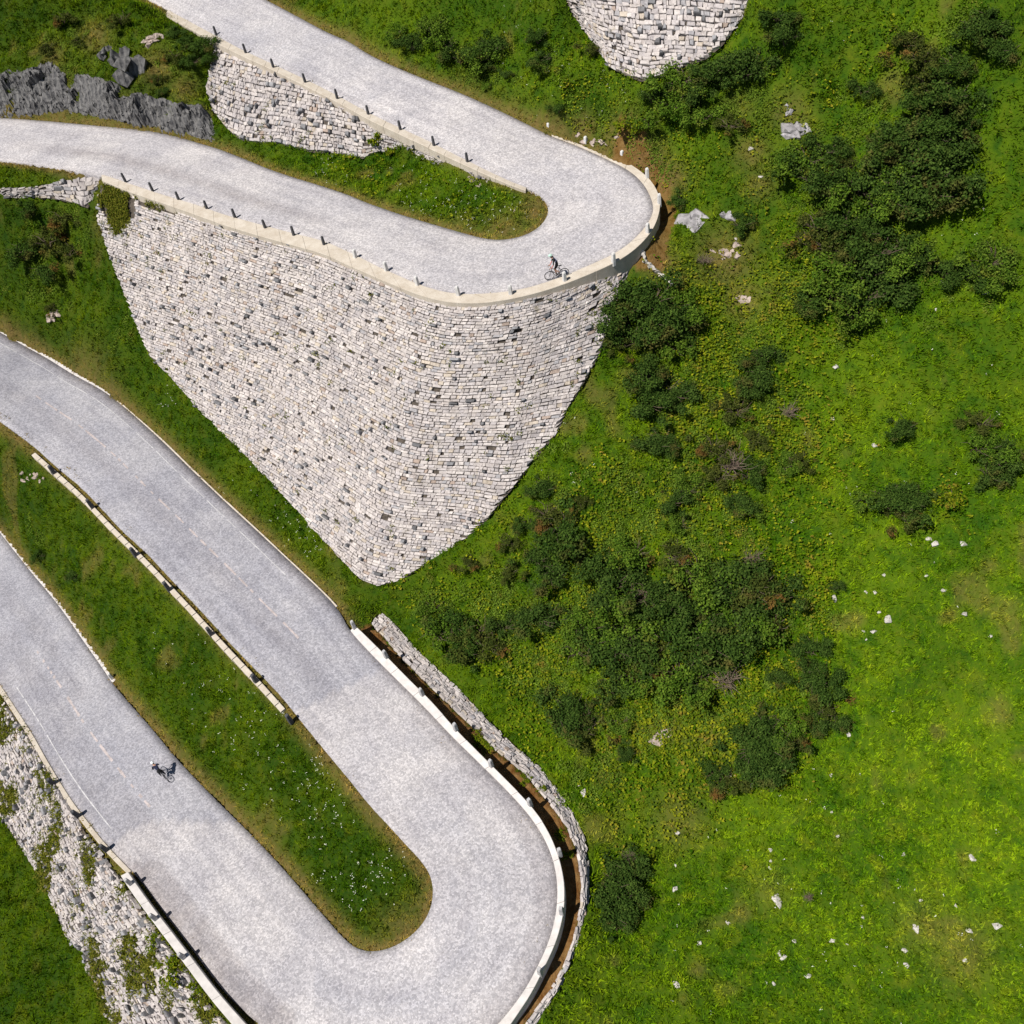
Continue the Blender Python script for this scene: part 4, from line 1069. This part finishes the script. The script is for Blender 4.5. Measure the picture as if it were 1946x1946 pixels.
shrubs('on the slope right of the wall tip', D, [(1033,927,25),(1107,952,19),(1039,980,34),(1073,1002,44),(1001,1000,20),(1048,1033,34),(1026,1061,34),(1061,1088,44),(1030,1169,42)])
shrubs('scattered below the wall tip', 'olive shrub', [(970,1033,24),(970,1088,25),(890,1070,22)], PROTO_O)
shrubs('in the clump beside the curved wall', D, [(821,1157,28),(834,1203,42),(871,1185,40),(908,1206,42),(884,1238,34),(933,1228,32),(960,1190,26)])
BIGT = [(1141,1082,40),(1203,1050,36),(1157,1110,44),(1188,1144,48),(1234,1126,44),(1110,1188,42),(1101,1234,40),(1144,1219,44),(1188,1234,50),(1245,1190,46),(1279,1049,30),(1325,1097,48),(1390,1097,48),(1438,1114,48),(1471,1135,38),(1292,1146,48),(1357,1162,52),
  (1422,1178,48),(1461,1190,42),(1292,1211,48),(1357,1217,48),(1415,1222,42),(1240,1255,40),(1292,1283,46),(1341,1276,42),(1318,1316,28)]
shrubs('in the biggest thicket', D, BIGT)
shrubs('just below the biggest thicket', D, [(1075,1351,40),(1113,1383,34),(1097,1364,38),(1165,1299,38),(1211,1285,40),(1178,1368,24),(1191,1433,18)])
shrubs('in the leafy belt above the thicket', D, [(1454,679,30),(1445,712,34),(1422,736,26),(1438,835,27),(1493,884,25),(1519,880,23),(1422,903,28),(1409,955,26),(1428,968,25),(1309,935,27),(1279,955,26),(1290,1000,24)])
shrubs('mixed into the leafy belt', 'olive shrub', [(1400,780,34),(1370,905,30),(1355,850,30)], PROTO_O)
shrubs('neat and round, alone on the right meadow', D, [(1714,815,24)])
shrubs('at the right edge below the round shrub', D, [(1862,850,34),(1880,905,28),(1900,870,32)])
shrubs('with reddish tips above the right edge clump', 'olive shrub', [(1868,800,26)], PROTO_O)
shrubs('in the wide right meadow clump', D, [(1649,955,24),(1688,950,34),(1723,958,34),(1720,982,27),(1742,950,26)])
shrubs('with big pale leaves right of the wide meadow clump', 'bright broadleaf plant', [(1811,942,24)], PROTO_H, 'plant')
shrubs('between thicket and meadow', D, [(1584,1117,14),(1542,1237,27),(1480,1286,20),(1535,1270,24),(1558,1296,34),(1577,1377,26)])
shrubs('with brown leaves on the meadow fringe', 'olive shrub', [(1561,1345,28),(1503,1406,24),(1370,1483,28)], PROTO_O)
shrubs('in the separate low clump', D, [(1487,1367,30),(1448,1390,36),(1467,1415,34),(1438,1438,40),(1461,1461,28),(1415,1456,24),(1354,1470,24)])
shrubs('right of the lower hairpin', D, [(1165,1681,38),(1191,1668,34),(1165,1720,38),(1178,1750,24),(1195,1626,14),(1190,1705,28)])
shrubs('in the dark patch, left edge', D, [(122,417,36),(91,464,42),(131,479,34),(85,520,34),(100,588,20),(40,480,40),(60,400,28)])
shrubs('around the top left rocks', D, [(355,88,24),(386,88,32),(370,122,26),(401,118,22),(308,178,15),(340,60,26)])
shrubs('between the boulders in the top left corner', 'olive shrub', [(150,80,22),(300,150,20),(90,95,24),(330,110,22),(120,40,26),(230,40,28)], PROTO_O)
shrubs('at the end of the upper rubble wall', 'bright green shrub', [(718,272,20),(742,292,15)], PROTO_H)
shrubs('on the bank between lower road arms', D, [(141,1095,20),(78,1054,20)])
shrubs('on the curved wall ledge', 'yellowish tuft', [(908,1403,12),(925,1418,12),(999,1484,10),(1080,1626,10),(1030,1500,8),(1065,1590,8)], PROTO_H, 'plant')
shrubs('on the mossy wall beside the parapet', 'yellow-green tuft', [(298,1785,15),(336,1836,24),(374,1885,14)], PROTO_H, 'plant')

# bare dead branches
def twig_mesh(seed):
    r = random.Random(seed); bm = bmesh.new()
    for _ in range(70):
        a = r.uniform(0, 6.28); b0 = Vector((r.gauss(0, .25), r.gauss(0, .25), 0.1))
        d = Vector((math.cos(a), math.sin(a), r.uniform(.2, .9))) * r.uniform(.5, 1.0)
        m = b0 + d * .5 + Vector((r.gauss(0, .1), r.gauss(0, .1), .08))
        tube(bm, [b0, m, b0 + d], [0.020, 0.014, 0.006], 4, False)
    me = bpy.data.meshes.new('dead_branches'); bm.to_mesh(me); bm.free(); me.materials.append(M_TWIG); return me
TW = [twig_mesh(k) for k in range(3)]
for (x, y, s, lab) in ((1390,880,40,'tangle of bare grey branches in the leafy belt'),(1340,485,22,'upright bare branches beside the stony patch'),(1230,1140,34,'bare branches in the upper middle of the biggest thicket'),(1185,1210,34,'bare branches on the left side of the biggest thicket'),
    (1380,1290,40,'fan of bare branches at the bottom of the biggest thicket'),(1500,780,26,'bare twigs among the yellow herbs'),(1290,1060,24,'bare branches at the top of the biggest thicket'),(1430,1058,26,'dead branches at the right top of the biggest thicket'),(1195,1620,16,'small dead branches above the lone clump'),(1538,1700,12,'fallen bare twig on the open meadow'),(1400,1140,26,'dead branches deep inside the biggest thicket')):
    p = ground_px([(x, y)], 0.8)[0]
    o = bpy.data.objects.new('dead_branches', random.choice(TW)); COL.objects.link(o)
    o.location = (p[0], p[1], p[2] + 0.35 * s / 30); o.rotation_euler = (0, 0, random.uniform(0, 6)); o.scale = (s / 34,) * 3
    tag(o, lab, 'branches', 'bare dead branches')

# ------------------------------------------------------------------ ground cover that cannot be counted
def allowed(P, wall=True):
    m = ~(inside(P[:, 0], P[:, 1], polyA) | inside(P[:, 0], P[:, 1], polyB))
    for k, p in WP.items():
        m &= ~inside(P[:, 0], P[:, 1], p)
    return m
def on_view(P, mgn=220):
    q = project(P); return (q[:, 0] > -mgn) & (q[:, 0] < 1946 + mgn) & (q[:, 1] > -mgn) & (q[:, 1] < 1946 + mgn)

def blades(P, size, lean, k):
    n = len(P) * k
    B_ = np.repeat(P, k, axis=0) + np.column_stack([rng.normal(0, 0.10, (n, 2)), np.zeros(n)])
    B_[:, 2] = sample(H, B_[:, 0], B_[:, 1]) - 0.02 if True else B_[:, 2]
    a = rng.uniform(0, 2 * np.pi, n); ln = np.clip(rng.normal(lean, 0.28, n), 0.1, 1.45)
    h = size * rng.uniform(0.6, 1.35, n); w = h * rng.uniform(0.22, 0.40, n)
    d = np.column_stack([np.cos(a), np.sin(a), np.zeros(n)]); pr = np.column_stack([-np.sin(a), np.cos(a), np.zeros(n)])
    tip = B_ + d * (h * np.sin(ln))[:, None] + np.array([0, 0, 1.0]) * (h * np.cos(ln))[:, None]
    V = np.stack([B_ - pr * w[:, None] / 2, B_ + pr * w[:, None] / 2, tip], 1).reshape(-1, 3)
    return V, np.arange(3 * n).reshape(n, 3)

N = 400000
Pc = np.column_stack([rng.uniform(GX0 + 1, GX1 - 1, N), rng.uniform(GY0 + 1, GY1 - 1, N), np.zeros(N)])
Pc[:, 2] = sample(H, Pc[:, 0], Pc[:, 1])
so_ = sample(soil, Pc[:, 0], Pc[:, 1]); dd = sample(dist, Pc[:, 0], Pc[:, 1]); dr_ = sample(dry, Pc[:, 0], Pc[:, 1])
Pc = Pc[on_view(Pc) & allowed(Pc) & (so_ < 0.4) & (dd > 0.30) & (rng.random(N) > dr_ * 0.7)]
V, Fq = blades(Pc, 0.25, 0.95, 4)
bx, by = V[::3, 0], V[::3, 1]
tuft = np.repeat(np.clip(0.5 + 0.35 * vnoise(bx, by, 0.45, 31) + rng.normal(0, 0.30, len(bx)), 0, 1), 3)
Ps = Pc[rng.random(len(Pc)) < 0.16]; Ps = Ps[sample(dist, Ps[:, 0], Ps[:, 1]) > 0.9]
V2, F2 = blades(Ps, 0.31, 0.8, 9)
r2 = np.repeat(np.clip(np.repeat(rng.beta(.7, .8, len(Ps)), 9) + rng.normal(0, .15, len(Ps) * 9), 0, 1), 3)
Fq = np.vstack([Fq, F2 + len(V)]); V = np.vstack([V, V2]); tuft = np.concatenate([tuft, r2])
g = np_mesh('meadow_grass', V, Fq, M_GRASS, None, False, {'rnd': ('POINT', tuft),
    'lush': ('POINT', sample(lush, V[:, 0], V[:, 1])), 'dry': ('POINT', sample(dry, V[:, 0], V[:, 1])), 'soil': ('POINT', np.zeros(len(V)))})
kind(g, 'stuff', 'short green and yellowish meadow grass covering the slope and verges', 'grass')

# broad-leaved yellow-green herbs between the shrubs
HERB = [(1308,319,30,1),(1519,497,40,1.2),(1500,560,45,1.2),(1341,637,45,1.6),(1360,700,48,1.8),(1330,760,40,1.4),(1493,620,45,1),(1671,449,25,.8),(1700,455,30,.8),(1480,800,40,1.3),(1530,850,48,1.7),(1310,820,50,1.4),(1330,900,45,1.2),(1310,1000,40,1),
  (1430,1000,50,1),(1520,1110,36,1.3),(1545,1095,30,1),(1500,1160,34,1),(1130,1000,45,1),(1110,1060,40,.9),(1120,1130,45,1.1),(1060,1240,50,1.2),(1000,1270,45,1.1),(1020,1330,50,1),(1250,1330,60,1.2),(1330,1390,55,1.6),(1420,1330,60,1.4),(1480,1330,45,1.2),(1240,1460,60,1.0),(1180,1480,50,.9),
  (870,1130,40,.8),(800,1130,36,.7),(950,1140,40,.7),(1150,230,55,.8),(1080,215,45,.7),(1440,240,45,.4),(1560,210,50,.5),(1690,100,40,.6),(1260,560,30,.8),(1320,540,34,.6),(1350,560,40,.6),(1300,300,30,.7),(1420,450,40,.5),(1580,640,30,.8),(640,320,55,.4),(720,330,45,.5),(900,390,45,.4),(950,950,40,.5),(1220,960,40,.8),(1170,900,40,.6),(1160,1350,40,1),(1290,1440,50,.8),(1540,1180,30,.7),(1810,945,22,1.2)]
Hp = []
for x, y, rp, w_ in HERB:
    n_ = int(58 * w_ * (rp / 40.0) ** 2)
    c_ = ground_px([(x, y)])[0]
    rr = rp / 26.0
    Hp.append(np.column_stack([c_[0] + rng.normal(0, rr * 0.75, n_), c_[1] + rng.normal(0, rr * 1.1, n_), np.zeros(n_)]))
Hp = np.vstack(Hp); Hp = Hp[allowed(Hp)]; Hp = Hp[sample(dist, Hp[:, 0], Hp[:, 1]) > 0.5]
k_ = 6
Pq = np.repeat(Hp, k_, axis=0) + np.column_stack([rng.normal(0, 0.16, (len(Hp) * k_, 2)), np.zeros(len(Hp) * k_)])
Pq[:, 2] = sample(H, Pq[:, 0], Pq[:, 1]) + rng.uniform(0.12, 0.42, len(Pq))
Nn = rng.normal(0, 0.42, Pq.shape) + [0, 0, 1]; Nn /= np.linalg.norm(Nn, axis=1, keepdims=True)
V, Fq = leaf_quads(Pq, Nn, 0.095, 0.7)
hr = np.repeat(np.clip(np.repeat(rng.beta(.8, 1.3, len(Hp)), k_) * 0.85 + rng.random(len(Pq)) * 0.35 - .05, 0, 1), 4)
g = np_mesh('leafy_herbs', V, Fq, M_HERB, None, False, {'rnd': ('POINT', hr)})
kind(g, 'stuff', 'patches of yellow-green broad-leaved herbs between the shrubs', 'plants')

# low tangled growth that ties the thickets together
SCR = [(1330,1010,70,26),(1400,1000,60,16),(1130,1040,60,26),(1100,1140,55,22),(1240,1010,50,20),(1200,1300,60,22),(1060,1270,60,22),(1000,1200,60,22),(940,1150,50,18),(850,1150,50,14),(1300,900,60,26),(1260,800,40,14),(1340,750,60,26),(1400,830,60,26),(1460,780,50,18),(1370,680,50,20),(1440,650,50,16),(1500,520,40,14),(1530,400,40,12),
  (1200,250,60,22),(1100,200,70,18),(900,160,60,16),(1250,330,30,8),(1660,250,50,14),(1440,180,50,12),(1800,60,60,14),(1520,1180,40,12),(1330,1350,60,22),(1430,1310,50,16),(1500,1330,40,12),(1250,1400,60,16),(1150,1420,60,16),(1050,1320,50,16),(1130,1500,40,10),(1170,930,60,16),(1050,900,50,12),(120,470,60,26),(90,560,50,14),(230,640,40,8),(1620,620,40,8),(1700,470,60,16),(1830,540,60,12),(60,1000,50,10),(330,120,60,14),(130,90,60,14)]
Q = []
for x, y, rp, n_ in SCR:
    Q += [(x + random.gauss(0, rp * .7), y + random.gauss(0, rp * .7)) for _ in range(n_)]
Qg = ground_px(Q); Qg = Qg[allowed(Qg)]; Qg = Qg[sample(dist, Qg[:, 0], Qg[:, 1]) > 1.2]
k_ = 130
mr = np.repeat(rng.uniform(0.25, 0.62, len(Qg)), k_)
dd_ = rng.normal(size=(len(Qg) * k_, 3)); dd_[:, 2] = np.abs(dd_[:, 2]) * .8; dd_ /= np.linalg.norm(dd_, axis=1, keepdims=True)
Pq = np.repeat(Qg, k_, axis=0) + dd_ * (mr * rng.uniform(.4, 1.15, len(mr)))[:, None] * [1.1, 1.1, .75]
Pq[:, 2] += sample(H, Pq[:, 0], Pq[:, 1]) - np.repeat(Qg[:, 2], k_)
Nn = dd_ * .6 + [0, 0, .5] + rng.normal(0, .5, dd_.shape); Nn /= np.linalg.norm(Nn, axis=1, keepdims=True)
V, Fq = leaf_quads(Pq, Nn, 0.062, 0.6)
sr = np.repeat(np.clip(np.repeat(rng.random(len(Qg)) * .5, k_) + rng.beta(1.3, 2.2, len(Pq)) * .8, 0, 1), 4)
g = np_mesh('low_scrub', V, Fq, M_SHRUB3, None, False, {'rnd': ('POINT', sr)})
kind(g, 'stuff', 'low mid-green scrub filling the gaps between the shrubs', 'scrub')

# white wild flowers
FL = [(620,1560,36,70),(600,1480,40,50),(560,1420,60,60),(700,1670,40,70),(740,1650,30,40),(420,1330,70,50),(450,1400,60,50),(380,1290,60,30),(530,1500,60,40),(650,1720,45,25),(325,770,20,30),(560,1000,30,50),(590,1040,25,40),(470,930,40,20),(630,340,40,60),(830,400,60,130),(900,420,50,110),(960,400,40,60),(780,350,50,40),
  (620,330,18,30),(1000,90,60,40),(1080,170,60,40),(1150,190,50,30),(1650,1700,200,60),(1550,1850,180,60),(1750,1000,180,40),(1700,600,150,30),(1400,1650,120,30),(1080,870,70,40),(1830,480,60,20),(1480,120,80,15)]
fp = []
for x, y, rp, n_ in FL: fp += [(x + random.gauss(0, rp * .75), y + random.gauss(0, rp * .75)) for _ in range(int(n_ * .4))]
fp = np.array(fp); fp = fp[(np.abs(fp - 973) < 1000).all(1)]
Pf = ground_px(fp); Pf = Pf[allowed(Pf)]; Pf = Pf[sample(dist, Pf[:, 0], Pf[:, 1]) > 0.4]; Pf[:, 2] += 0.26
k_ = 3
Pq = np.repeat(Pf, k_, axis=0) + rng.normal(0, 0.05, (len(Pf) * k_, 3))
Nn = rng.normal(0, 0.35, Pq.shape) + [0, 0, 1]; Nn /= np.linalg.norm(Nn, axis=1, keepdims=True)
V, Fq = leaf_quads(Pq, Nn, 0.030, 0.9)
g = np_mesh('wild_flowers', V, Fq, M_FLOWER); kind(g, 'stuff', 'tiny white wild flowers sprinkled over the grass', 'flowers')

# grass growing in the walls
MW = []
def on_wall(S_, u, v): return S_[0](u, v)
for S_, n_, fn in ((S_main, 130, lambda u, v, p: True), (S_up, 200, lambda u, v, p: v > 0.8 + 0.5 * vn1(p) and u < .62), (S_low, 3200, lambda u, v, p: vn1(p) < -0.12)):
    c_ = 0
    while c_ < n_:
        u, v = random.random(), random.random(); p = S_[0](u, v)
        if fn(u, v, p) or random.random() < .08:
            k2 = random.choice((1, 1, 2, 3)); 
            for _ in range(3 * k2): MW.append(p + rng.normal(0, 0.06 * k2, 3) * [1, 1, .5])
        c_ += 1
for sk in main_skip:
    sk = np.array(sk, float); lo_, hi_ = sk.min(0), sk.max(0); c_ = 0
    T_, B_ = S_main[1], S_main[2]
    for _ in range(7000):
        u, v = random.uniform(0, .16), random.uniform(0, 1); p = S_main[0](u, v); pp = project([p])[0]
        pp = pp + rng.normal(0, 5, 2)
        if inside(np.array([pp[0]]), np.array([pp[1]]), sk)[0] and vn1(p * 2.2) > -0.35: MW.append(p + [0, 0, .12])
MW = np.array(MW)
n_ = len(MW) * 5
B_ = np.repeat(MW, 5, axis=0) + rng.normal(0, 0.07, (n_, 3)) + [0, -0.03, 0.08]
Nn = rng.normal(0, 0.6, (n_, 3)) + [0, 0, 0.8]; Nn /= np.linalg.norm(Nn, axis=1, keepdims=True)
V, Fq = leaf_quads(B_, Nn, 0.085, 0.4)
g = np_mesh('wall_grass', V, Fq, M_MOSS, None, False, {'rnd': ('POINT', np.repeat(rng.random(n_), 4))})
kind(g, 'stuff', 'olive grass and moss growing in the joints of the stone walls', 'grass')

# dry grass fringe along the road edges
fr = []
for e in (ao, ai, bo, bi):
    P = resample(e, int(len(e) * 5)); nrm = np.column_stack([-np.gradient(P[:, 1]), np.gradient(P[:, 0])]); nrm /= np.linalg.norm(nrm, axis=1, keepdims=True)
    for sgn in (-1, 1):
        Q = P.copy(); Q[:, :2] += sgn * nrm * (0.02 + np.abs(rng.normal(0, 0.22, (len(P), 1)))); fr.append(Q)
fr = np.vstack(fr); fr = fr[on_view(fr)]; fr = fr[allowed(fr) | (vnoise(fr[:, 0], fr[:, 1], 0.9, 71) > 0.25)]
k1 = vnoise(fr[:, 0], fr[:, 1], 1.3, 55) > -0.25
fr = fr[k1 & (sample(soil, fr[:, 0], fr[:, 1]) < .4)]
V, Fq = blades(fr, 0.15, 1.0, 4)
g = np_mesh('dry_verge_grass', V, Fq, M_GRASS, None, False, {'rnd': ('POINT', np.repeat(rng.random(len(V) // 3), 3)), 'lush': ('POINT', np.full(len(V), .4)), 'dry': ('POINT', np.full(len(V), .9)), 'soil': ('POINT', np.zeros(len(V)))})
kind(g, 'stuff', 'straw-coloured dry grass fringing the road edges', 'grass')

# ------------------------------------------------------------------ cyclists
M_TYRE = plain('tyre_rubber', (0.02, 0.02, 0.022), 0.8); M_RIM = plain('wheel_metal', (0.35, 0.35, 0.36), 0.4, 0.8)
M_FRAME = plain('black_frame_paint', (0.03, 0.03, 0.035), 0.35); M_SADDLE = plain('saddle_leather', (0.02, 0.02, 0.02), 0.6)
M_SKIN = plain('skin', (0.46, 0.27, 0.19), 0.6, var=0.06); M_SHOE = plain('cycling_shoe', (0.10, 0.10, 0.11), 0.5)
M_NAVY = plain('navy_jersey', (0.014, 0.018, 0.045), 0.8); M_BLACK = plain('black_lycra', (0.012, 0.012, 0.014), 0.7)
M_JERSEY = plain('pale_blue_jersey', (0.50, 0.50, 0.75), 0.8); M_PINK = plain('coral_sleeves', (0.60, 0.22, 0.20), 0.8)
M_HELW = plain('white_helmet', (0.78, 0.80, 0.82), 0.35); M_HELG = plain('mint_helmet', (0.42, 0.62, 0.52), 0.35); M_HAIR = plain('dark_hair', (0.03, 0.02, 0.015), 0.8)
M_EYE = plain('eye', (0.03, 0.02, 0.02), 0.3)

def bicycle(loc, rz, pitch, label):
    """front wheel towards local +X; wheelbase 1.0"""
    root = empty('bicycle', loc, rz); root.rotation_euler = (0, -pitch, rz)
    tag(root, label, 'bicycle')
    for x in (0.0, 1.0):
        bm = bmesh.new(); torus(bm, (x, 0, .34), (0, 1, 0), .325, .018)
        wheel = bm_obj('wheel', bm, M_TYRE, root, True)
        bm = bmesh.new(); torus(bm, (x, 0, .34), (0, 1, 0), .298, .012, 28, 5)
        for k in range(18):
            a = 2 * math.pi * k / 18
            tube(bm, [(x, .025 * (-1) ** k, .34), (x + .295 * math.cos(a), 0, .34 + .295 * math.sin(a))], .003, 3, False)
        tube(bm, [(x, -.05, .34), (x, .05, .34)], .022, 8)
        bm_obj('rim', bm, M_RIM, wheel, True)
    bm = bmesh.new()
    BB, ST, HT, HB = (.43, 0, .28), (.28, 0, .80), (.80, 0, .86), (.84, 0, .70)
    tube(bm, [BB, ST], .018); tube(bm, [ST, HT], .018); tube(bm, [BB, HB], .022); tube(bm, [HT, HB], .022)
    for s in (-1, 1):
        tube(bm, [(BB[0], s * .03, BB[2]), (0, s * .06, .34)], .011, 6); tube(bm, [(ST[0], s * .02, ST[2] - .05), (0, s * .06, .34)], .010, 6)
        tube(bm, [(HB[0], s * .04, HB[2]), (.90, s * .06, .52), (1.0, s * .06, .34)], .013, 6)
    tube(bm, [ST, (.25, 0, .93)], .014)
    bm_obj('frame', bm, M_FRAME, root, True)
    bm = bmesh.new()
    tube(bm, [HT, (.79, 0, .95), (.87, 0, .98)], .014)
    tube(bm, [(.99, -.21, .86), (.99, -.21, .97), (.89, -.20, .99), (.87, 0, .98), (.89, .20, .99), (.99, .21, .97), (.99, .21, .86), (.93, .21, .83)], .014)
    bm_obj('handlebar', bm, M_FRAME, root, True)
    bm = bmesh.new()
    tube(bm, [(.12, 0, .955), (.20, 0, .96), (.30, 0, .955), (.39, 0, .95)], [.05, .065, .035, .02], 10)
    bmesh.ops.scale(bm, vec=(1, 1, .45), space=Matrix.Translation((0, 0, -.95)), verts=bm.verts)
    bm_obj('saddle', bm, M_SADDLE, root, True)
    bm = bmesh.new(); torus(bm, (.43, -.05, .28), (0, 1, 0), .085, .008, 20, 5)
    tube(bm, [(.43, -.07, .28), (.50, -.08, .13)], .012, 6); tube(bm, [(.43, .07, .28), (.36, .08, .43)], .012, 6)
    tube(bm, [(.46, -.13, .12), (.54, -.13, .13)], .018, 6); tube(bm, [(.32, .13, .44), (.40, .13, .44)], .018, 6)
    bm_obj('crankset', bm, M_RIM, root, True)
    return root

def person(loc, rz, pitch, J, label, paint, helmet_mat, lean):
    """J: joint positions; the body is one skinned surface, painted by region"""
    names = list(J)
    edges = [('pelvis', 'belly'), ('belly', 'chest'), ('chest', 'neck'), ('neck', 'head')]
    for s in 'lr':
        edges += [('chest', 'shoulder' + s), ('shoulder' + s, 'elbow' + s), ('elbow' + s, 'wrist' + s), ('wrist' + s, 'hand' + s),
                  ('pelvis', 'hip' + s), ('hip' + s, 'knee' + s), ('knee' + s, 'ankle' + s), ('ankle' + s, 'toe' + s)]
    rad = dict(pelvis=.13, belly=.12, chest=.14, neck=.055, head=.09, shoulder=.062, elbow=.042, wrist=.030, hand=.035, hip=.095, knee=.06, ankle=.040, toe=.036)
    me = bpy.data.meshes.new('person')
    me.from_pydata([J[n] for n in names], [(names.index(a), names.index(b)) for a, b in edges], [])
    o = bpy.data.objects.new('person', me); COL.objects.link(o)
    md = o.modifiers.new('skin', 'SKIN')
    sv = me.skin_vertices[0].data
    for i, n in enumerate(names):
        key = n[:-1] if n[:-1] in rad and n not in rad else n
        rr = rad[key]; sv[i].radius = (rr, rr * (0.8 if n in ('chest', 'belly', 'pelvis') else 1)); sv[i].use_root = (n == 'pelvis')
    sb = o.modifiers.new('sub', 'SUBSURF'); sb.levels = 2; sb.render_levels = 2
    dg = bpy.context.evaluated_depsgraph_get()
    ev = o.evaluated_get(dg); m2 = bpy.data.meshes.new_from_object(ev)
    o.modifiers.clear(); o.data = m2; m2.name = 'person'
    mats = []
    for p in paint.values():
        if p not in mats: mats.append(p)
    for m_ in mats: m2.materials.append(m_)
    jv = {n: Vector(J[n]) for n in names}
    segs = [(a, b) for a, b in edges]
    def region(c_):
        best, bd = None, 9
        for a, b in segs:
            A_, B2 = jv[a], jv[b]; ab = B2 - A_; tt = max(0, min(1, (c_ - A_).dot(ab) / ab.length_squared)); d_ = (c_ - (A_ + ab * tt)).length
            if d_ < bd: bd, best = d_, (a, b, tt)
        a, b, tt = best
        if b.startswith('hand'): return 'hand'
        if b.startswith('wrist'): return 'forearm'
        if b.startswith('elbow') or b.startswith('shoulder'): return 'sleeve'
        if b.startswith('toe'): return 'shoe'
        if b.startswith('ankle'): return 'calf' if tt < .85 else 'shoe'
        if b.startswith('knee'): return 'shorts' if tt < .7 else 'calf'
        if b.startswith('hip') or a == 'pelvis': return 'shorts'
        if b == 'head' or (b == 'neck' and tt > .6): return 'skin'
        return 'jersey'
    for p in m2.polygons:
        p.material_index = mats.index(paint[region(p.center)]); p.use_smooth = True
    o.location = loc; o.rotation_euler = (0, -pitch, rz)
    hd = jv['head']
    bm = bmesh.new()
    bmesh.ops.create_uvsphere(bm, u_segments=16, v_segments=10, radius=1.0)
    bmesh.ops.scale(bm, vec=(.145, .112, .105), verts=bm.verts)
    bmesh.ops.delete(bm, geom=[v for v in bm.verts if v.co.z < -.03], context='VERTS')
    bmesh.ops.rotate(bm, verts=bm.verts, matrix=Matrix.Rotation(lean, 3, 'Y'), cent=(0, 0, 0))
    bmesh.ops.translate(bm, verts=bm.verts, vec=hd + Vector((0, 0, .045)))
    bm_obj('helmet', bm, helmet_mat, o, True)
    # face: eyes, nose
    bm = bmesh.new()
    for s in (-1, 1):
        e = hd + Vector((.085, .034 * s, -.005)); bmesh.ops.create_icosphere(bm, subdivisions=1, radius=.012, matrix=Matrix.Translation(e))
    bm_obj('eyes', bm, M_EYE, o)
    bm = bmesh.new(); tube(bm, [hd + Vector((.085, 0, .0)), hd + Vector((.112, 0, -.035))], [.009, .016], 6); bm_obj('nose', bm, M_SKIN, o, True)
    # fingers curl round the bar
    bm = bmesh.new()
    for s in 'lr':
        h = jv['hand' + s]; sg = -1 if s == 'r' else 1
        for k in range(4):
            y_ = sg * (-.028 + .019 * k); L_ = (.9, 1.0, .95, .75)[k]
            tube(bm, [h + Vector((.0, y_, .02)), h + Vector((.042 * L_, y_, .022)), h + Vector((.060 * L_, y_, -.008)), h + Vector((.040 * L_, y_, -.03))], [.010, .010, .009, .007], 5)
        tube(bm, [h + Vector((-.02, -sg * .03, .0)), h + Vector((.015, -sg * .045, -.012)), h + Vector((.035, -sg * .03, -.028))], [.011, .010, .008], 5)
    bm_obj('fingers', bm, M_SKIN, o, True)
    tag(o, label, 'person')
    return o

def joints(pel, chest_f, up, bar):
    px_, pz = pel; cxx, cz = chest_f
    J = dict(pelvis=(px_, 0, pz), belly=((px_ + cxx) / 2 - .03, 0, (pz + cz) / 2 + .03), chest=(cxx, 0, cz), neck=(cxx + .10, 0, cz + .12), head=(cxx + .19, 0, cz + .26))
    for s, y in (('l', 1), ('r', -1)):
        J['shoulder' + s] = (cxx + .03, .17 * y, cz + .05)
        J['hand' + s] = (bar[0], .20 * y, bar[1]); J['wrist' + s] = (bar[0] - .07, .20 * y, bar[1] + .03)
        J['elbow' + s] = ((cxx + .03 + bar[0] - .05) / 2 - .05, .25 * y, (cz + bar[1]) / 2 - .02)
        J['hip' + s] = (px_ + .02, .10 * y, pz - .05)
    J['kneer'] = (.58, -.12, .58); J['ankler'] = (.46, -.13, .22); J['toer'] = (.60, -.13, .15)
    J['kneel'] = (.66, .12, .82); J['anklel'] = (.31, .13, .53); J['toel'] = (.45, .13, .48)
    return J

def ride(pa, pb, zfn_edge, label_b, label_p, J, paint, hm, lean):
    """rear wheel contact pa, front wheel contact pb (survey points on the road)"""
    k = road_pts(pa); q = road_pts(pb)
    d = q - k; L_ = np.hypot(d[0], d[1]); rz = math.atan2(d[1], d[0]); pitch = math.atan2(d[2], L_)
    loc = tuple(k + [0, 0, 0.005])
    bicycle(loc, rz, pitch, label_b)
    person(loc, rz, pitch, J, label_p, paint, hm, lean)
allroad = np.vstack([PA.reshape(-1, 3), PB.reshape(-1, 3)]); allroad_px = project(allroad)
def road_pts(p):
    k = np.argsort(np.hypot(*(allroad_px - np.array(p)).T))[:6]
    return W(p[0], p[1], CZ - allroad[k, 2].mean())
ride((1073,526), (1050,531), None, 'road bicycle ridden on the outer side of the upper hairpin', 'person in a pale blue jersey and mint helmet cycling round the upper hairpin',
     joints((.40, 1.14), (.60, 1.56), 0, (.91, 1.0)), dict(jersey=M_JERSEY, sleeve=M_BLACK, forearm=M_PINK, hand=M_SKIN, shorts=M_BLACK, calf=M_SKIN, shoe=M_SHOE, skin=M_SKIN), M_HELG, 0.2)
ride((320,1484), (303,1463), None, 'dark road bicycle ridden along the lower road arm', 'person in navy clothing and white helmet cycling along the lower road arm',
     joints((.27, 1.03), (.66, 1.30), 0, (.93, 1.0)), dict(jersey=M_NAVY, sleeve=M_NAVY, forearm=M_NAVY, hand=M_SKIN, shorts=M_BLACK, calf=M_BLACK, shoe=M_SHOE, skin=M_SKIN), M_HELW, 0.4)
